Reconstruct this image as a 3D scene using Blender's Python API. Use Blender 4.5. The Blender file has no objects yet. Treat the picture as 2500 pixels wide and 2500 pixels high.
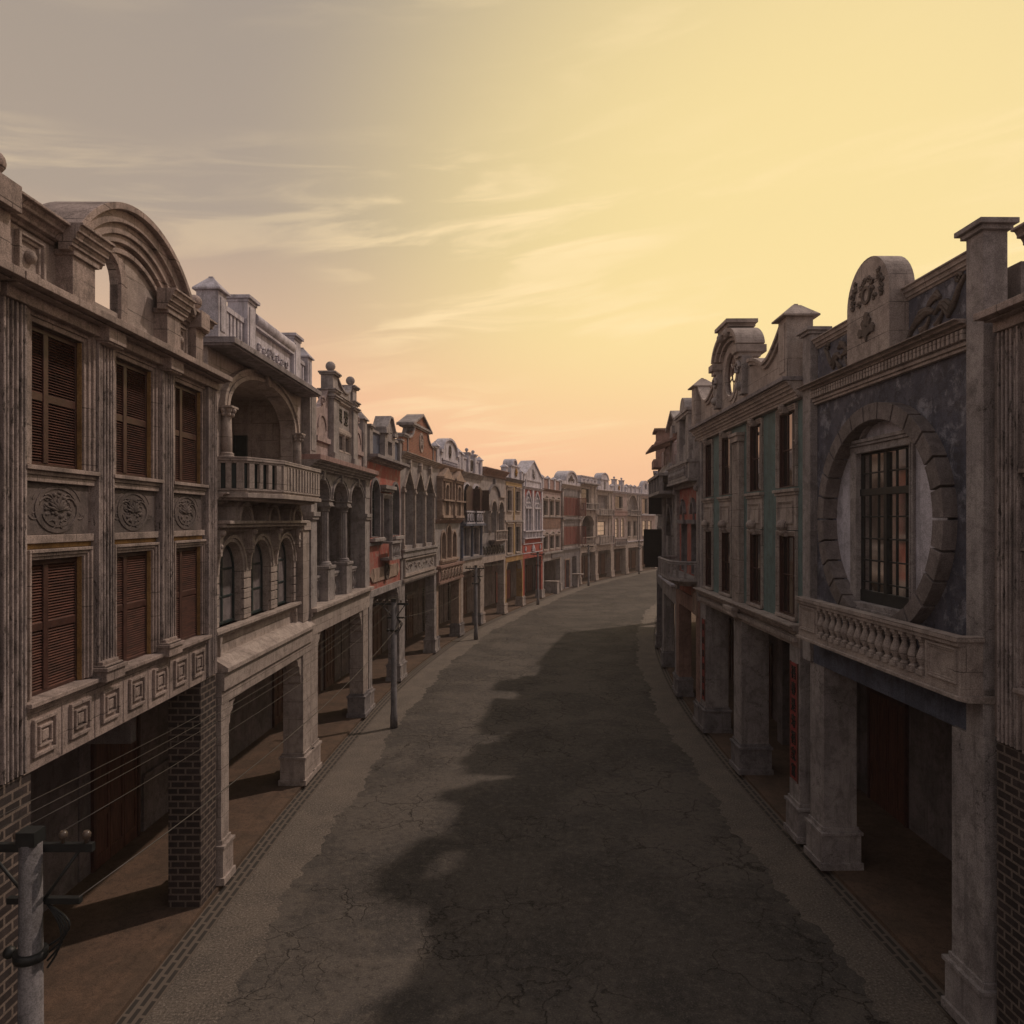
import bpy, bmesh, math, random
from mathutils import Vector, Matrix
from mathutils.geometry import tessellate_polygon
random.seed(7)
PI = math.pi
S = bpy.context.scene
COL = S.collection
# ------------------------------------------------------------------ materials
def newmat(name):
    m = bpy.data.materials.new(name); m.use_nodes = True
    nt = m.node_tree; nt.nodes.clear()
    out = nt.nodes.new('ShaderNodeOutputMaterial'); b = nt.nodes.new('ShaderNodeBsdfPrincipled')
    nt.links.new(b.outputs[0], out.inputs[0])
    return m, nt, b
class N:
    """small node helper"""
    def __init__(s, nt): s.nt = nt
    def node(s, t, **k):
        n = s.nt.nodes.new(t)
        for a, v in k.items(): setattr(n, a, v)
        return n
    def link(s, a, b): s.nt.links.new(a, b)
    def val(s, sock, v):
        if hasattr(v, 'is_output') or isinstance(v, bpy.types.NodeSocket): s.link(v, sock)
        else: sock.default_value = v
    def math(s, op, a, b=0.0, c=None, clamp=False):
        n = s.node('ShaderNodeMath', operation=op, use_clamp=clamp)
        s.val(n.inputs[0], a); s.val(n.inputs[1], b)
        if c is not None: s.val(n.inputs[2], c)
        return n.outputs[0]
    def mix(s, f, a, b, mode='MIX'):
        n = s.node('ShaderNodeMix', data_type='RGBA', blend_type=mode)
        s.val(n.inputs[0], f)
        for q, v in ((6, a), (7, b)):
            s.val(n.inputs[q], (*v, 1) if isinstance(v, tuple) and len(v) == 3 else v)
        return n.outputs[2]
    def rng(s, v, a, b, c=0.0, d=1.0):
        n = s.node('ShaderNodeMapRange', interpolation_type='SMOOTHSTEP'); s.val(n.inputs[0], v)
        for i, x in enumerate((a, b, c, d)): n.inputs[i+1].default_value = x
        return n.outputs[0]
    def noise(s, vec, scale, detail=4, rough=.55, dist=0):
        n = s.node('ShaderNodeTexNoise'); s.link(vec, n.inputs['Vector'])
        n.inputs['Scale'].default_value = scale; n.inputs['Detail'].default_value = detail
        n.inputs['Roughness'].default_value = rough; n.inputs['Distortion'].default_value = dist
        return n.outputs[0]
    def scale(s, vec, sc, loc=(0, 0, 0)):
        n = s.node('ShaderNodeMapping'); s.link(vec, n.inputs[0]); n.inputs[1].default_value = loc; n.inputs[3].default_value = sc
        return n.outputs[0]
    def planar(s, vec):      # (x+y, z) : runs round the corners of a building
        a = s.node('ShaderNodeSeparateXYZ'); s.link(vec, a.inputs[0])
        c = s.node('ShaderNodeCombineXYZ')
        s.link(s.math('ADD', a.outputs[0], a.outputs[1]), c.inputs[0]); s.link(a.outputs[2], c.inputs[1])
        return c.outputs[0]
LIFT = (1.24, 1.28, 1.42)
def stone(name, c1, c2, dirt=(.035, .028, .024), da=.6, joint=None, bump=.35, rough=.88, patch=None, pa=(.55, .62), streak=.55, pits=0., cracks=0., brick=None, k=1.0, warmf=0.):
    lift = lambda c: (min(.8, c[0]*LIFT[0]), min(.8, c[1]*LIFT[1]), min(.8, c[2]*LIFT[2]))
    c1, c2 = lift(c1), lift(c2); patch = lift(patch) if patch else None; da *= .8; streak *= .62
    m, nt, b = newmat(name); n = N(nt)
    vec = n.node('ShaderNodeTexCoord').outputs['Object']
    n1 = n.noise(vec, .9*k, 7, .62, .3)
    col = n.mix(n.rng(n1, .40, .60), c1, c2)
    n5 = n.noise(vec, 5*k, 6, .7)
    col = n.mix(n.math('MULTIPLY', n.rng(n5, .48, .66), .5), col, tuple(x*.55 for x in c2))
    if patch:
        n4 = n.noise(vec, 1.6*k, 10, .74, .25)
        col = n.mix(n.rng(n4, *pa), col, patch)
    hgt = n5
    if brick:
        bt = n.node('ShaderNodeTexBrick'); n.link(n.planar(vec), bt.inputs['Vector'])
        bt.inputs['Scale'].default_value = 1; bt.inputs['Brick Width'].default_value = brick[0]; bt.inputs['Row Height'].default_value = brick[1]
        bt.inputs['Mortar Size'].default_value = brick[2]; bt.inputs['Bias'].default_value = 0
        bt.inputs['Color1'].default_value = (.5, .5, .5, 1); bt.inputs['Color2'].default_value = (1, 1, 1, 1); bt.inputs['Mortar'].default_value = (0, 0, 0, 1)
        fac = bt.outputs['Fac']
        col = n.mix(.75, col, bt.outputs['Color'], 'MULTIPLY')
        col = n.mix(n.math('MULTIPLY', fac, .85), col, brick[3])
        hgt = n.math('SUBTRACT', n.math('MULTIPLY', n5, .4), fac)
    if joint:
        bt = n.node('ShaderNodeTexBrick'); n.link(n.planar(vec), bt.inputs['Vector'])
        bt.inputs['Scale'].default_value = 1; bt.inputs['Brick Width'].default_value = joint[0]; bt.inputs['Row Height'].default_value = joint[1]
        bt.inputs['Mortar Size'].default_value = .009; bt.inputs['Mortar Smooth'].default_value = .3
        jf = n.math('MULTIPLY', bt.outputs['Fac'], n.rng(n.noise(vec, 1.3, 3), .35, .6))
        col = n.mix(n.math('MULTIPLY', jf, .7), col, dirt)
        hgt = n.math('SUBTRACT', hgt, jf)
    # rain streaks and grime
    st = n.noise(n.scale(vec, (5, 5, .45)), 1.0*k, 6, .65)
    g = n.math('MULTIPLY', n.rng(st, .47, .64), streak)
    g2 = n.math('MULTIPLY', n.rng(n.noise(vec, 2.1*k, 8, .7, .4), .47, .63), da)
    g = n.math('MAXIMUM', g, g2)
    col = n.mix(n.math('MULTIPLY', g, .8), col, dirt)
    if pits:
        pn = n.noise(n.scale(vec, (14, 14, 4)), 1.0, 5, .8)
        pf = n.math('MULTIPLY', n.rng(pn, .56, .62), pits)
        col = n.mix(pf, col, dirt); hgt = n.math('SUBTRACT', hgt, pf)
    if cracks:
        v = n.node('ShaderNodeTexVoronoi', feature='DISTANCE_TO_EDGE'); v.inputs['Scale'].default_value = .9
        dv = n.node('ShaderNodeVectorMath', operation='ADD'); n.link(vec, dv.inputs[0])
        nn = n.node('ShaderNodeTexNoise'); n.link(vec, nn.inputs['Vector']); nn.inputs['Scale'].default_value = 2.5; nn.inputs['Detail'].default_value = 6
        n.link(nn.outputs['Color'], dv.inputs[1]); n.link(dv.outputs[0], v.inputs['Vector'])
        cf = n.math('MULTIPLY', n.rng(v.outputs[0], .012, .0), n.math('MULTIPLY', n.rng(n.noise(vec, .6, 2), .5, .6), cracks))
        col = n.mix(cf, col, dirt); hgt = n.math('SUBTRACT', hgt, cf)
    fine = n.noise(vec, 60, 3, .6)
    col = n.mix(n.math('MULTIPLY', n.rng(fine, .40, .62), .38), col, (.02, .015, .012))
    n.link(col, b.inputs['Base Color'])
    bp = n.node('ShaderNodeBump'); bp.inputs['Strength'].default_value = bump; bp.inputs['Distance'].default_value = .02
    n.link(n.math('ADD', hgt, n.math('MULTIPLY', fine, .25)), bp.inputs['Height']); n.link(bp.outputs[0], b.inputs['Normal'])
    b.inputs['Roughness'].default_value = rough; b.inputs['Specular IOR Level'].default_value = .25
    return m
def plain(name, c, rough=.6, metal=0., spec=.4, var=.3, sc=6, bump=.15, streak=(1, 1, 1)):
    m, nt, b = newmat(name); n = N(nt)
    vec = n.node('ShaderNodeTexCoord').outputs['Object']
    v = n.noise(n.scale(vec, streak), sc, 6, .65)
    col = n.mix(n.rng(v, .3, .72), tuple(x*(1-var) for x in c), tuple(min(1, x*(1+var)) for x in c))
    n.link(col, b.inputs['Base Color'])
    bp = n.node('ShaderNodeBump'); bp.inputs['Strength'].default_value = bump; bp.inputs['Distance'].default_value = .01
    n.link(v, bp.inputs['Height']); n.link(bp.outputs[0], b.inputs['Normal'])
    b.inputs['Roughness'].default_value = rough; b.inputs['Metallic'].default_value = metal; b.inputs['Specular IOR Level'].default_value = spec
    return m
def glass(name, c=(.012, .011, .010), rough=.06, spec=1.6):
    m, nt, b = newmat(name); n = N(nt)
    vec = n.node('ShaderNodeTexCoord').outputs['Object']
    v = n.noise(vec, 1.4, 3)
    n.link(n.mix(n.rng(n.noise(n.scale(vec, (6, 6, 1)), 2, 5, .7), .45, .7), c, tuple(x*3 for x in c)), b.inputs['Base Color'])
    b.inputs['Roughness'].default_value = rough; b.inputs['IOR'].default_value = 1.9; b.inputs['Specular IOR Level'].default_value = .75
    bp = n.node('ShaderNodeBump'); bp.inputs['Strength'].default_value = .05; bp.inputs['Distance'].default_value = .02
    n.link(v, bp.inputs['Height']); n.link(bp.outputs[0], b.inputs['Normal'])
    return m
M = {}
M['beige'] = stone('beige_stone', (.40, .31, .25), (.30, .235, .19), da=.55, joint=(.9, .42), pits=.35)
M['flute'] = stone('travertine', (.42, .34, .285), (.30, .245, .21), da=.6, pits=.8, streak=.9, bump=.6)
M['darkpanel'] = stone('dark_panel', (.16, .125, .105), (.11, .09, .078), da=.7)
M['ochrewash'] = stone('ochre_plaster', (.42, .25, .09), (.30, .17, .06), da=.5)
M['cream'] = stone('cream_plaster', (.44, .36, .29), (.36, .29, .235), da=.45, streak=.5, joint=(1.3, .52))
M['grey'] = stone('grey_plaster', (.38, .33, .285), (.29, .25, .22), da=.55, streak=.7, cracks=.7)
M['greyd'] = stone('dark_grey_plaster', (.25, .22, .20), (.18, .16, .15), da=.6, streak=.7)
M['white'] = stone('whitewash', (.60, .55, .54), (.49, .45, .44), dirt=(.10, .085, .075), da=.5, streak=.8)
M['pinkgrey'] = stone('pink_grey_plaster', (.44, .33, .285), (.36, .27, .23), da=.5, streak=.6)
M['red'] = stone('faded_red_paint', (.40, .105, .07), (.34, .085, .06), dirt=(.32, .25, .21), da=.6, streak=1.3, patch=(.38, .22, .17), pa=(.50, .60))
M['redtrim'] = stone('red_trim', (.40, .085, .06), (.32, .07, .05), da=.3, streak=.3)
M['brick'] = stone('orange_brick', (.38, .125, .065), (.30, .095, .05), da=.3, streak=.25, brick=(.26, .085, .014, (.42, .32, .25)), bump=.5)
M['dbrick'] = stone('dark_brick', (.075, .055, .047), (.05, .04, .036), dirt=(.02, .016, .014), da=.4, streak=.3, brick=(.30, .135, .019, (.27, .215, .18)), bump=.7)
M['brownbrick'] = stone('brown_brick', (.30, .16, .11), (.23, .12, .085), da=.4, brick=(.26, .09, .014, (.30, .22, .18)))
M['pinkstone'] = stone('pink_granite', (.38, .24, .20), (.30, .19, .155), da=.4)
M['tan'] = stone('tan_sandstone', (.42, .30, .215), (.34, .24, .175), da=.55, streak=.7)
M['brownstone'] = stone('brown_stone', (.33, .20, .15), (.25, .15, .11), da=.5)
M['ochre'] = stone('yellow_ochre_paint', (.46, .31, .14), (.38, .25, .11), da=.4)
M['blue'] = stone('stained_blue_plaster', (.125, .118, .13), (.085, .085, .10), dirt=(.05, .043, .04), da=.8, streak=.5, patch=(.26, .25, .255), pa=(.50, .62), cracks=.7, k=1.3, bump=.8)
M['bluetrim'] = stone('slate_blue_plaster', (.13, .14, .17), (.09, .10, .125), da=.5)
M['teal'] = stone('sea_green_plaster', (.155, .215, .187), (.13, .18, .158), dirt=(.08, .075, .065), da=.55, streak=.6)
M['voussoir'] = stone('brown_ring_stone', (.23, .19, .165), (.17, .14, .12), da=.5, bump=.6)
M['carve'] = stone('carved_stone', (.17, .13, .10), (.12, .095, .075), da=.4)
M['asheave'] = stone('roof_slab', (.30, .26, .24), (.22, .19, .175), da=.6)
M['louvre'] = plain('brown_louvre_paint', (.10, .036, .023), .6, var=.5, sc=3, streak=(1, 1, 6))
M['rail'] = plain('dark_brown_rail', (.065, .028, .022), .5, var=.3)
M['redshut'] = plain('dark_red_shutter_paint', (.22, .05, .04), .6, var=.35)
M['wood'] = plain('brown_door_wood', (.12, .05, .035), .55, var=.4, sc=4, streak=(6, 6, .5))
M['iron'] = plain('black_iron', (.02, .022, .022), .5, var=.3)
M['tealiron'] = plain('dark_teal_frame', (.02, .035, .036), .45, var=.3)
M['board'] = plain('black_board', (.018, .015, .013), .6, var=.2)
M['awn'] = plain('maroon_shutter_board', (.055, .025, .02), .6, var=.3)
M['glass'] = glass('window_glass')
M['mirror'] = plain('reflecting_window_glass', (.62, .58, .55), .07, 1.0, .5, .25, 2, .02)
m_, nt_, b_ = newmat('sky_glow_window_glass'); b_.inputs['Base Color'].default_value = (.3, .2, .14, 1); b_.inputs['Emission Color'].default_value = (.80, .52, .33, 1); b_.inputs['Emission Strength'].default_value = .55; M['skyglow'] = m_  # emission stands in for sky showing through the panes; no lamp inside
M['pole'] = stone('weathered_grey_pole', (.20, .18, .165), (.13, .12, .11), da=.6, streak=.8)
M['ceramic'] = plain('insulator_ceramic', (.12, .09, .07), .3)
M['wire'] = plain('wire', (.08, .07, .06), .5, var=.05)
M['banner'] = stone('faded_red_banner', (.30, .055, .045), (.22, .04, .035), da=.4, streak=.6, patch=(.30, .17, .12), pa=(.66, .72))
M['ink'] = plain('black_ink', (.012, .01, .01), .7)
M['body'] = stone('party_wall', (.26, .22, .19), (.20, .17, .15), da=.5)
M['inner'] = stone('arcade_inner_plaster', (.24, .20, .18), (.17, .145, .13), da=.5)
M['gold'] = stone('gilded_relief', (.45, .24, .06), (.32, .16, .04), da=.3)
def ground_mats():
    # asphalt with cracks
    m, nt, b = newmat('asphalt'); n = N(nt); vec = n.node('ShaderNodeTexCoord').outputs['Object']
    col = n.mix(n.rng(n.noise(vec, .35, 6, .6, .5), .42, .58), (.112, .098, .085), (.072, .065, .059))
    col = n.mix(n.math('MULTIPLY', n.rng(n.noise(vec, 1.7, 8, .72, .6), .5, .64), .6), col, (.118, .10, .083))
    dv = n.node('ShaderNodeVectorMath', operation='ADD'); n.link(vec, dv.inputs[0])
    nn = n.node('ShaderNodeTexNoise'); n.link(vec, nn.inputs['Vector']); nn.inputs['Scale'].default_value = 1.6; nn.inputs['Detail'].default_value = 7
    n.link(nn.outputs['Color'], dv.inputs[1])
    v = n.node('ShaderNodeTexVoronoi', feature='DISTANCE_TO_EDGE'); v.inputs['Scale'].default_value = .75; n.link(dv.outputs[0], v.inputs['Vector'])
    v2 = n.node('ShaderNodeTexVoronoi', feature='DISTANCE_TO_EDGE'); v2.inputs['Scale'].default_value = 2.6; n.link(dv.outputs[0], v2.inputs['Vector'])
    c1 = n.math('MULTIPLY', n.rng(v.outputs[0], .02, .0), n.rng(n.noise(vec, .25, 3), .42, .55))
    c2 = n.math('MULTIPLY', n.rng(v2.outputs[0], .03, .0), n.rng(n.noise(vec, .5, 3), .5, .6))
    cr = n.math('MAXIMUM', c1, n.math('MULTIPLY', c2, .7))
    col = n.mix(n.math('MULTIPLY', cr, .85), col, (.012, .01, .009))
    col = n.mix(n.math('MULTIPLY', n.rng(n.noise(n.scale(vec, (1, 1, 1), (9, 4, 0)), .16, 5, .6, 1.2), .50, .56), .35), col, (.045, .04, .036))
    g3 = n.noise(vec, 5.5, 7, .75); col = n.mix(n.math('MULTIPLY', n.rng(g3, .52, .62), .5), col, (.16, .138, .115)); col = n.mix(n.math('MULTIPLY', n.rng(g3, .47, .38), .55), col, (.035, .031, .028))
    f = n.noise(vec, 30, 5, .8)
    col = n.mix(n.math('MULTIPLY', n.rng(f, .52, .66), .55), col, (.24, .205, .17))
    col = n.mix(n.math('MULTIPLY', n.rng(f, .48, .3), .5), col, (.02, .017, .015))
    n.link(col, b.inputs['Base Color']); b.inputs['Roughness'].default_value = .9; b.inputs['Specular IOR Level'].default_value = .2
    bp = n.node('ShaderNodeBump'); bp.inputs['Strength'].default_value = .6; bp.inputs['Distance'].default_value = .03
    n.link(n.math('SUBTRACT', n.math('ADD', n.math('MULTIPLY', f, .5), n.math('MULTIPLY', g3, 1.6)), n.math('MULTIPLY', cr, 1.5)), bp.inputs['Height']); n.link(bp.outputs[0], b.inputs['Normal'])
    M['asphalt'] = m
    m, nt, b = newmat('gravel_verge'); n = N(nt); vec = n.node('ShaderNodeTexCoord').outputs['Object']
    col = n.mix(n.rng(n.noise(vec, 1.1, 8, .7), .35, .65), (.175, .145, .118), (.115, .098, .082))
    f = n.noise(vec, 22, 5, .8)
    col = n.mix(n.rng(f, .5, .66), col, (.34, .29, .24)); col = n.mix(n.rng(f, .47, .34), col, (.04, .032, .026))
    n.link(col, b.inputs['Base Color']); b.inputs['Roughness'].default_value = .95
    bp = n.node('ShaderNodeBump'); bp.inputs['Strength'].default_value = .9; bp.inputs['Distance'].default_value = .04
    n.link(f, bp.inputs['Height']); n.link(bp.outputs[0], b.inputs['Normal']); M['gravel'] = m
    M['pave'] = stone('brown_pavement', (.14, .088, .055), (.105, .07, .045), da=.35, streak=.2, k=1.5)
    m, nt, b = newmat('drain_grating'); n = N(nt); vec = n.node('ShaderNodeTexCoord').outputs['UV']
    bt = n.node('ShaderNodeTexBrick'); n.link(vec, bt.inputs['Vector']); bt.inputs['Scale'].default_value = 1
    bt.inputs['Brick Width'].default_value = .42; bt.inputs['Row Height'].default_value = .135; bt.inputs['Mortar Size'].default_value = .034
    col = n.mix(bt.outputs['Fac'], (.03, .025, .021), (.12, .095, .076))
    n.link(col, b.inputs['Base Color']); b.inputs['Roughness'].default_value = .85; M['drain'] = m
    M['earth'] = stone('bare_earth', (.16, .12, .09), (.11, .085, .065), da=.4, streak=0)
ground_mats()
# ------------------------------------------------------------------ mesh builder (u along the facade, o outward, z up)
def C3(u, o, z): return Vector((u, -o, z))
class MB:
    def __init__(s): s.bm = bmesh.new()
    def box(s, u0, u1, o0, o1, z0, z1):
        v = [s.bm.verts.new(C3(u, o, z)) for z in (z0, z1) for o in (o0, o1) for u in (u0, u1)]
        for f in ((0, 1, 3, 2), (4, 5, 7, 6), (0, 1, 5, 4), (2, 3, 7, 6), (0, 2, 6, 4), (1, 3, 7, 5)): s.bm.faces.new([v[i] for i in f])
        return s
    def hexa(s, pts):    # 8 points, bottom 4 then top 4
        v = [s.bm.verts.new(C3(*p)) for p in pts]
        for f in ((0, 1, 2, 3), (4, 5, 6, 7), (0, 1, 5, 4), (1, 2, 6, 5), (2, 3, 7, 6), (3, 0, 4, 7)): s.bm.faces.new([v[i] for i in f])
        return s
    def prism(s, outer, holes, o0, o1):
        loops = [outer] + list(holes)
        flat = [p for l in loops for p in l]
        tris = tessellate_polygon([[Vector((p[0], p[1], 0)) for p in l] for l in loops])
        A = [s.bm.verts.new(C3(p[0], o0, p[1])) for p in flat]; B = [s.bm.verts.new(C3(p[0], o1, p[1])) for p in flat]
        for t in tris:
            for V in (A, B):
                try: s.bm.faces.new([V[i] for i in t])
                except ValueError: pass
        k = 0
        for l in loops:
            n = len(l)
            for i in range(n):
                a, b_ = k+i, k+(i+1) % n
                try: s.bm.faces.new([A[a], A[b_], B[b_], B[a]])
                except ValueError: pass
            k += n
        return s
    def prof(s, pts, u0, u1):   # closed profile of (o, z) extruded along u
        A = [s.bm.verts.new(C3(u0, o, z)) for o, z in pts]; B = [s.bm.verts.new(C3(u1, o, z)) for o, z in pts]
        n = len(pts)
        for t in tessellate_polygon([[Vector((p[0], p[1], 0)) for p in pts]]):
            s.bm.faces.new([A[i] for i in t]); s.bm.faces.new([B[i] for i in t])
        for i in range(n): s.bm.faces.new([A[i], A[(i+1) % n], B[(i+1) % n], B[i]])
        return s
    def arch(s, cu, cz, ru0, ru1, o0, o1, a0=0, a1=180, n=24, rz0=None, rz1=None):
        rz0 = ru0 if rz0 is None else rz0; rz1 = ru1 if rz1 is None else rz1
        R = []
        for i in range(n+1):
            a = math.radians(a0+(a1-a0)*i/n); c, q = math.cos(a), math.sin(a)
            R.append([s.bm.verts.new(C3(cu+r*c, o, cz+rz*q)) for r, rz, o in ((ru0, rz0, o0), (ru1, rz1, o0), (ru1, rz1, o1), (ru0, rz0, o1))])
        full = abs(a1-a0) >= 360
        for i in range(n):
            P, Q = R[i], R[(i+1)]
            for j in range(4): s.bm.faces.new([P[j], P[(j+1) % 4], Q[(j+1) % 4], Q[j]])
        if not full:
            s.bm.faces.new(R[0]); s.bm.faces.new(R[-1])
        return s
    def strip(s, path, w, o0, o1):   # ribbon following a path in (u,z), thickness w towards the normal
        R = []
        for i, (u, z) in enumerate(path):
            a = path[max(i-1, 0)]; b = path[min(i+1, len(path)-1)]
            d = Vector((b[0]-a[0], b[1]-a[1])).normalized(); nx, nz = -d.y*w, d.x*w
            R.append([s.bm.verts.new(C3(*p)) for p in ((u, o0, z), (u+nx, o0, z+nz), (u+nx, o1, z+nz), (u, o1, z))])
        for P, Q in zip(R, R[1:]):
            for j in range(4): s.bm.faces.new([P[j], P[(j+1) % 4], Q[(j+1) % 4], Q[j]])
        s.bm.faces.new(R[0]); s.bm.faces.new(R[-1]); return s
    def lathe(s, u, o, pts, n=12):
        R = [[s.bm.verts.new(C3(u+r*math.cos(2*PI*i/n), o+r*math.sin(2*PI*i/n), z)) for i in range(n)] for r, z in pts]
        for P, Q in zip(R, R[1:]):
            for i in range(n):
                f = s.bm.faces.new([P[i], P[(i+1) % n], Q[(i+1) % n], Q[i]]); f.smooth = True
        s.bm.faces.new(R[0]); s.bm.faces.new(R[-1]); return s
    def ball(s, u, o, z, r, n=12, sq=1.0):
        return s.lathe(u, o, [(max(r*math.sin(PI*i/8), .004), z-r*sq*math.cos(PI*i/8)) for i in range(9)], n)
    def tube(s, pts, r, n=6, smooth=True):
        pts = [C3(*p) for p in pts]; R = []
        rr = r if isinstance(r, (list, tuple)) else [r]*len(pts)
        for i, p in enumerate(pts):
            d = (pts[min(i+1, len(pts)-1)]-pts[max(i-1, 0)]).normalized()
            up = Vector((0, 0, 1)) if abs(d.z) < .9 else Vector((1, 0, 0))
            a = d.cross(up).normalized(); b = d.cross(a)
            R.append([s.bm.verts.new(p+(a*math.cos(2*PI*k/n)+b*math.sin(2*PI*k/n))*rr[i]) for k in range(n)])
        for P, Q in zip(R, R[1:]):
            for k in range(n):
                f = s.bm.faces.new([P[k], P[(k+1) % n], Q[(k+1) % n], Q[k]]); f.smooth = smooth
        s.bm.faces.new(R[0]); s.bm.faces.new(R[-1]); return s
    def pyr(s, u0, u1, o0, o1, z0, z1, k=.25):
        cu, co = (u0+u1)/2, (o0+o1)/2; hu, ho = (u1-u0)/2*k, (o1-o0)/2*k
        return s.hexa([(u0, o0, z0), (u1, o0, z0), (u1, o1, z0), (u0, o1, z0), (cu-hu, co-ho, z1), (cu+hu, co-ho, z1), (cu+hu, co+ho, z1), (cu-hu, co+ho, z1)])
    def bake(s, name, mat, parent=None, bevel=0):
        bmesh.ops.recalc_face_normals(s.bm, faces=s.bm.faces)
        me = bpy.data.meshes.new(name); s.bm.to_mesh(me); s.bm.free()
        me.materials.append(M[mat] if isinstance(mat, str) else mat)
        o = bpy.data.objects.new(name, me); COL.objects.link(o)
        if parent: o.parent = parent
        if bevel:
            b = o.modifiers.new('bevel', 'BEVEL'); b.width = bevel; b.segments = 1; b.limit_method = 'ANGLE'; b.angle_limit = math.radians(40)
        return o
def tag(o, label, cat, group=None, kind=None):
    if label: o['label'] = label
    if cat: o['category'] = cat
    if group: o['group'] = group
    if kind: o['kind'] = kind
    return o
# shapes in (u,z)
def rect(a, b, c, d): return [(a, c), (b, c), (b, d), (a, d)]
def rarch(a, b, z0, zs, rise=None, n=14):
    h = (b-a)/2; rise = h if rise is None else rise; cu = (a+b)/2
    return [(a, z0), (b, z0)]+[(cu+h*math.cos(PI*i/n), zs+rise*math.sin(PI*i/n)) for i in range(n+1)]
def parch(a, b, z0, zs, zt, n=6, bulge=.10):
    cu = (a+b)/2; L = [(a, z0), (b, z0)]
    for i in range(n+1):
        t = i/n; L.append((b+(cu-b)*t+bulge*math.sin(PI*t)*(b-a)/2*1.2, zs+(zt-zs)*t+bulge*math.sin(PI*t)*(zt-zs)*.5))
    for i in range(1, n+1):
        t = 1-i/n; L.append((a+(cu-a)*t-bulge*math.sin(PI*t)*(b-a)/2*1.2, zs+(zt-zs)*t+bulge*math.sin(PI*t)*(zt-zs)*.5))
    return L
# street lines ------------------------------------------------------------------
LC = [(-5.75, -6), (-5.85, 8), (-5.88, 16), (-5.84, 21.1), (-5.36, 33.5), (-4.40, 42.6), (-2.53, 53.5), (1.89, 69.6), (6.02, 82.8), (9.33, 91.7), (14.96, 103.6), (22.2, 118), (36, 140)]
RC = [(7.55, -6), (7.2, 5), (6.98, 13), (6.87, 21.1), (6.97, 26.9), (7.44, 34.4), (8.23, 41.5), (9.2, 48), (10.5, 54.5), (12.1, 61.8), (15.2, 72), (20, 84), (27, 98), (36, 113)]
LN = [(-6.30, 2.4), (-6.34, 9.21), (-6.38, 15.95), (-6.28, 22.69), (-5.98, 30.48), (-5.54, 36.54), (-4.61, 44.35), (-3.56, 50.45), (-2.34, 56.09), (-.62, 62.33), (.95, 68.05), (3.04, 74.95), (5.47, 82.71), (8.28, 90.3), (10.97, 96.34), (13.9, 102.52), (16.88, 108.54), (19.93, 114.59), (23.54, 121.08), (27.3, 127.0)]
RN = [(7.36, 4.4), (7.23, 11.26), (7.11, 17.98), (7.26, 28.15), (7.59, 33.67), (8.29, 40.21), (9.12, 46.12), (10.3, 52.0), (11.7, 58.0)]
class Bld:
    def __init__(s, side, a, b, label, name='shophouse', bevel=0, mirror=False, e0=0, e1=0):
        a, b = Vector(a), Vector(b)
        o, e = (a, b) if side == 'L' else (b, a)
        t = (e-o).normalized(); s.w = (e-o).length
        s.root = bpy.data.objects.new(name, None); COL.objects.link(s.root)
        s.root.location = (o.x, o.y, 0); s.root.rotation_euler = (0, 0, math.atan2(t.y, t.x)); s.root.empty_display_size = .5
        tag(s.root, label, 'building', 'shophouses lining the street'); s.bevel = bevel; s.t = t; s.o = o
    def part(s, name, mat, fn, parent=None, label=None):
        m = MB(); fn(m); o = m.bake(name, mat, parent or s.root, s.bevel)
        if label: o['label'] = label
        return o
    def world(s, u, o, z=0):
        n = Vector((s.t.y, -s.t.x)); p = s.o+s.t*u+n*o
        return Vector((p.x, p.y, z))
# ---- shared pieces -------------------------------------------------------------
def body(B, top, z0=4.9, back=8.0, shop=-3.0, front=-.35, mat='body', inner='inner', loggia=None, u0=.0, u1=None):
    u1 = B.w if u1 is None else u1
    B.part('rear_block', mat, lambda m: m.box(u0, u1, -back, front if not loggia else loggia, z0, top))
    B.part('shop_wall', inner, lambda m: m.box(u0, u1, -back, shop, .0, z0-.004))
    B.part('arcade_ceiling', inner, lambda m: m.box(u0+.01, u1-.01, shop+.01, -.30, z0-.14, z0-.01))
def doors(B, spans, z1=3.0, mat='wood', shop=-3.0, leaves=4):
    for (a, b) in spans:
        fr = B.part('door', 'rail', lambda m: [m.box(a-.1, a, shop, shop+.08, .15, z1+.1), m.box(b, b+.1, shop, shop+.08, .15, z1+.1), m.box(a-.1, b+.1, shop+.002, shop+.1, z1, z1+.12)])
        w = (b-a)/leaves
        for i in range(leaves):
            def leaf(m, i=i):
                x0, x1 = a+i*w+.01, a+(i+1)*w-.01
                m.box(x0, x1, shop+.005, shop+.03, .16, z1-.01)
                m.box(x0, x1, shop+.03, shop+.055, .16, .45); m.box(x0, x1, shop+.03, shop+.055, 1.25, 1.4); m.box(x0, x1, shop+.03, shop+.055, z1-.2, z1-.01)
                m.box(x0, x0+.08, shop+.03, shop+.055, .45, z1-.2); m.box(x1-.08, x1, shop+.03, shop+.055, .45, z1-.2)
            B.part('leaf', mat, leaf, fr)
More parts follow.
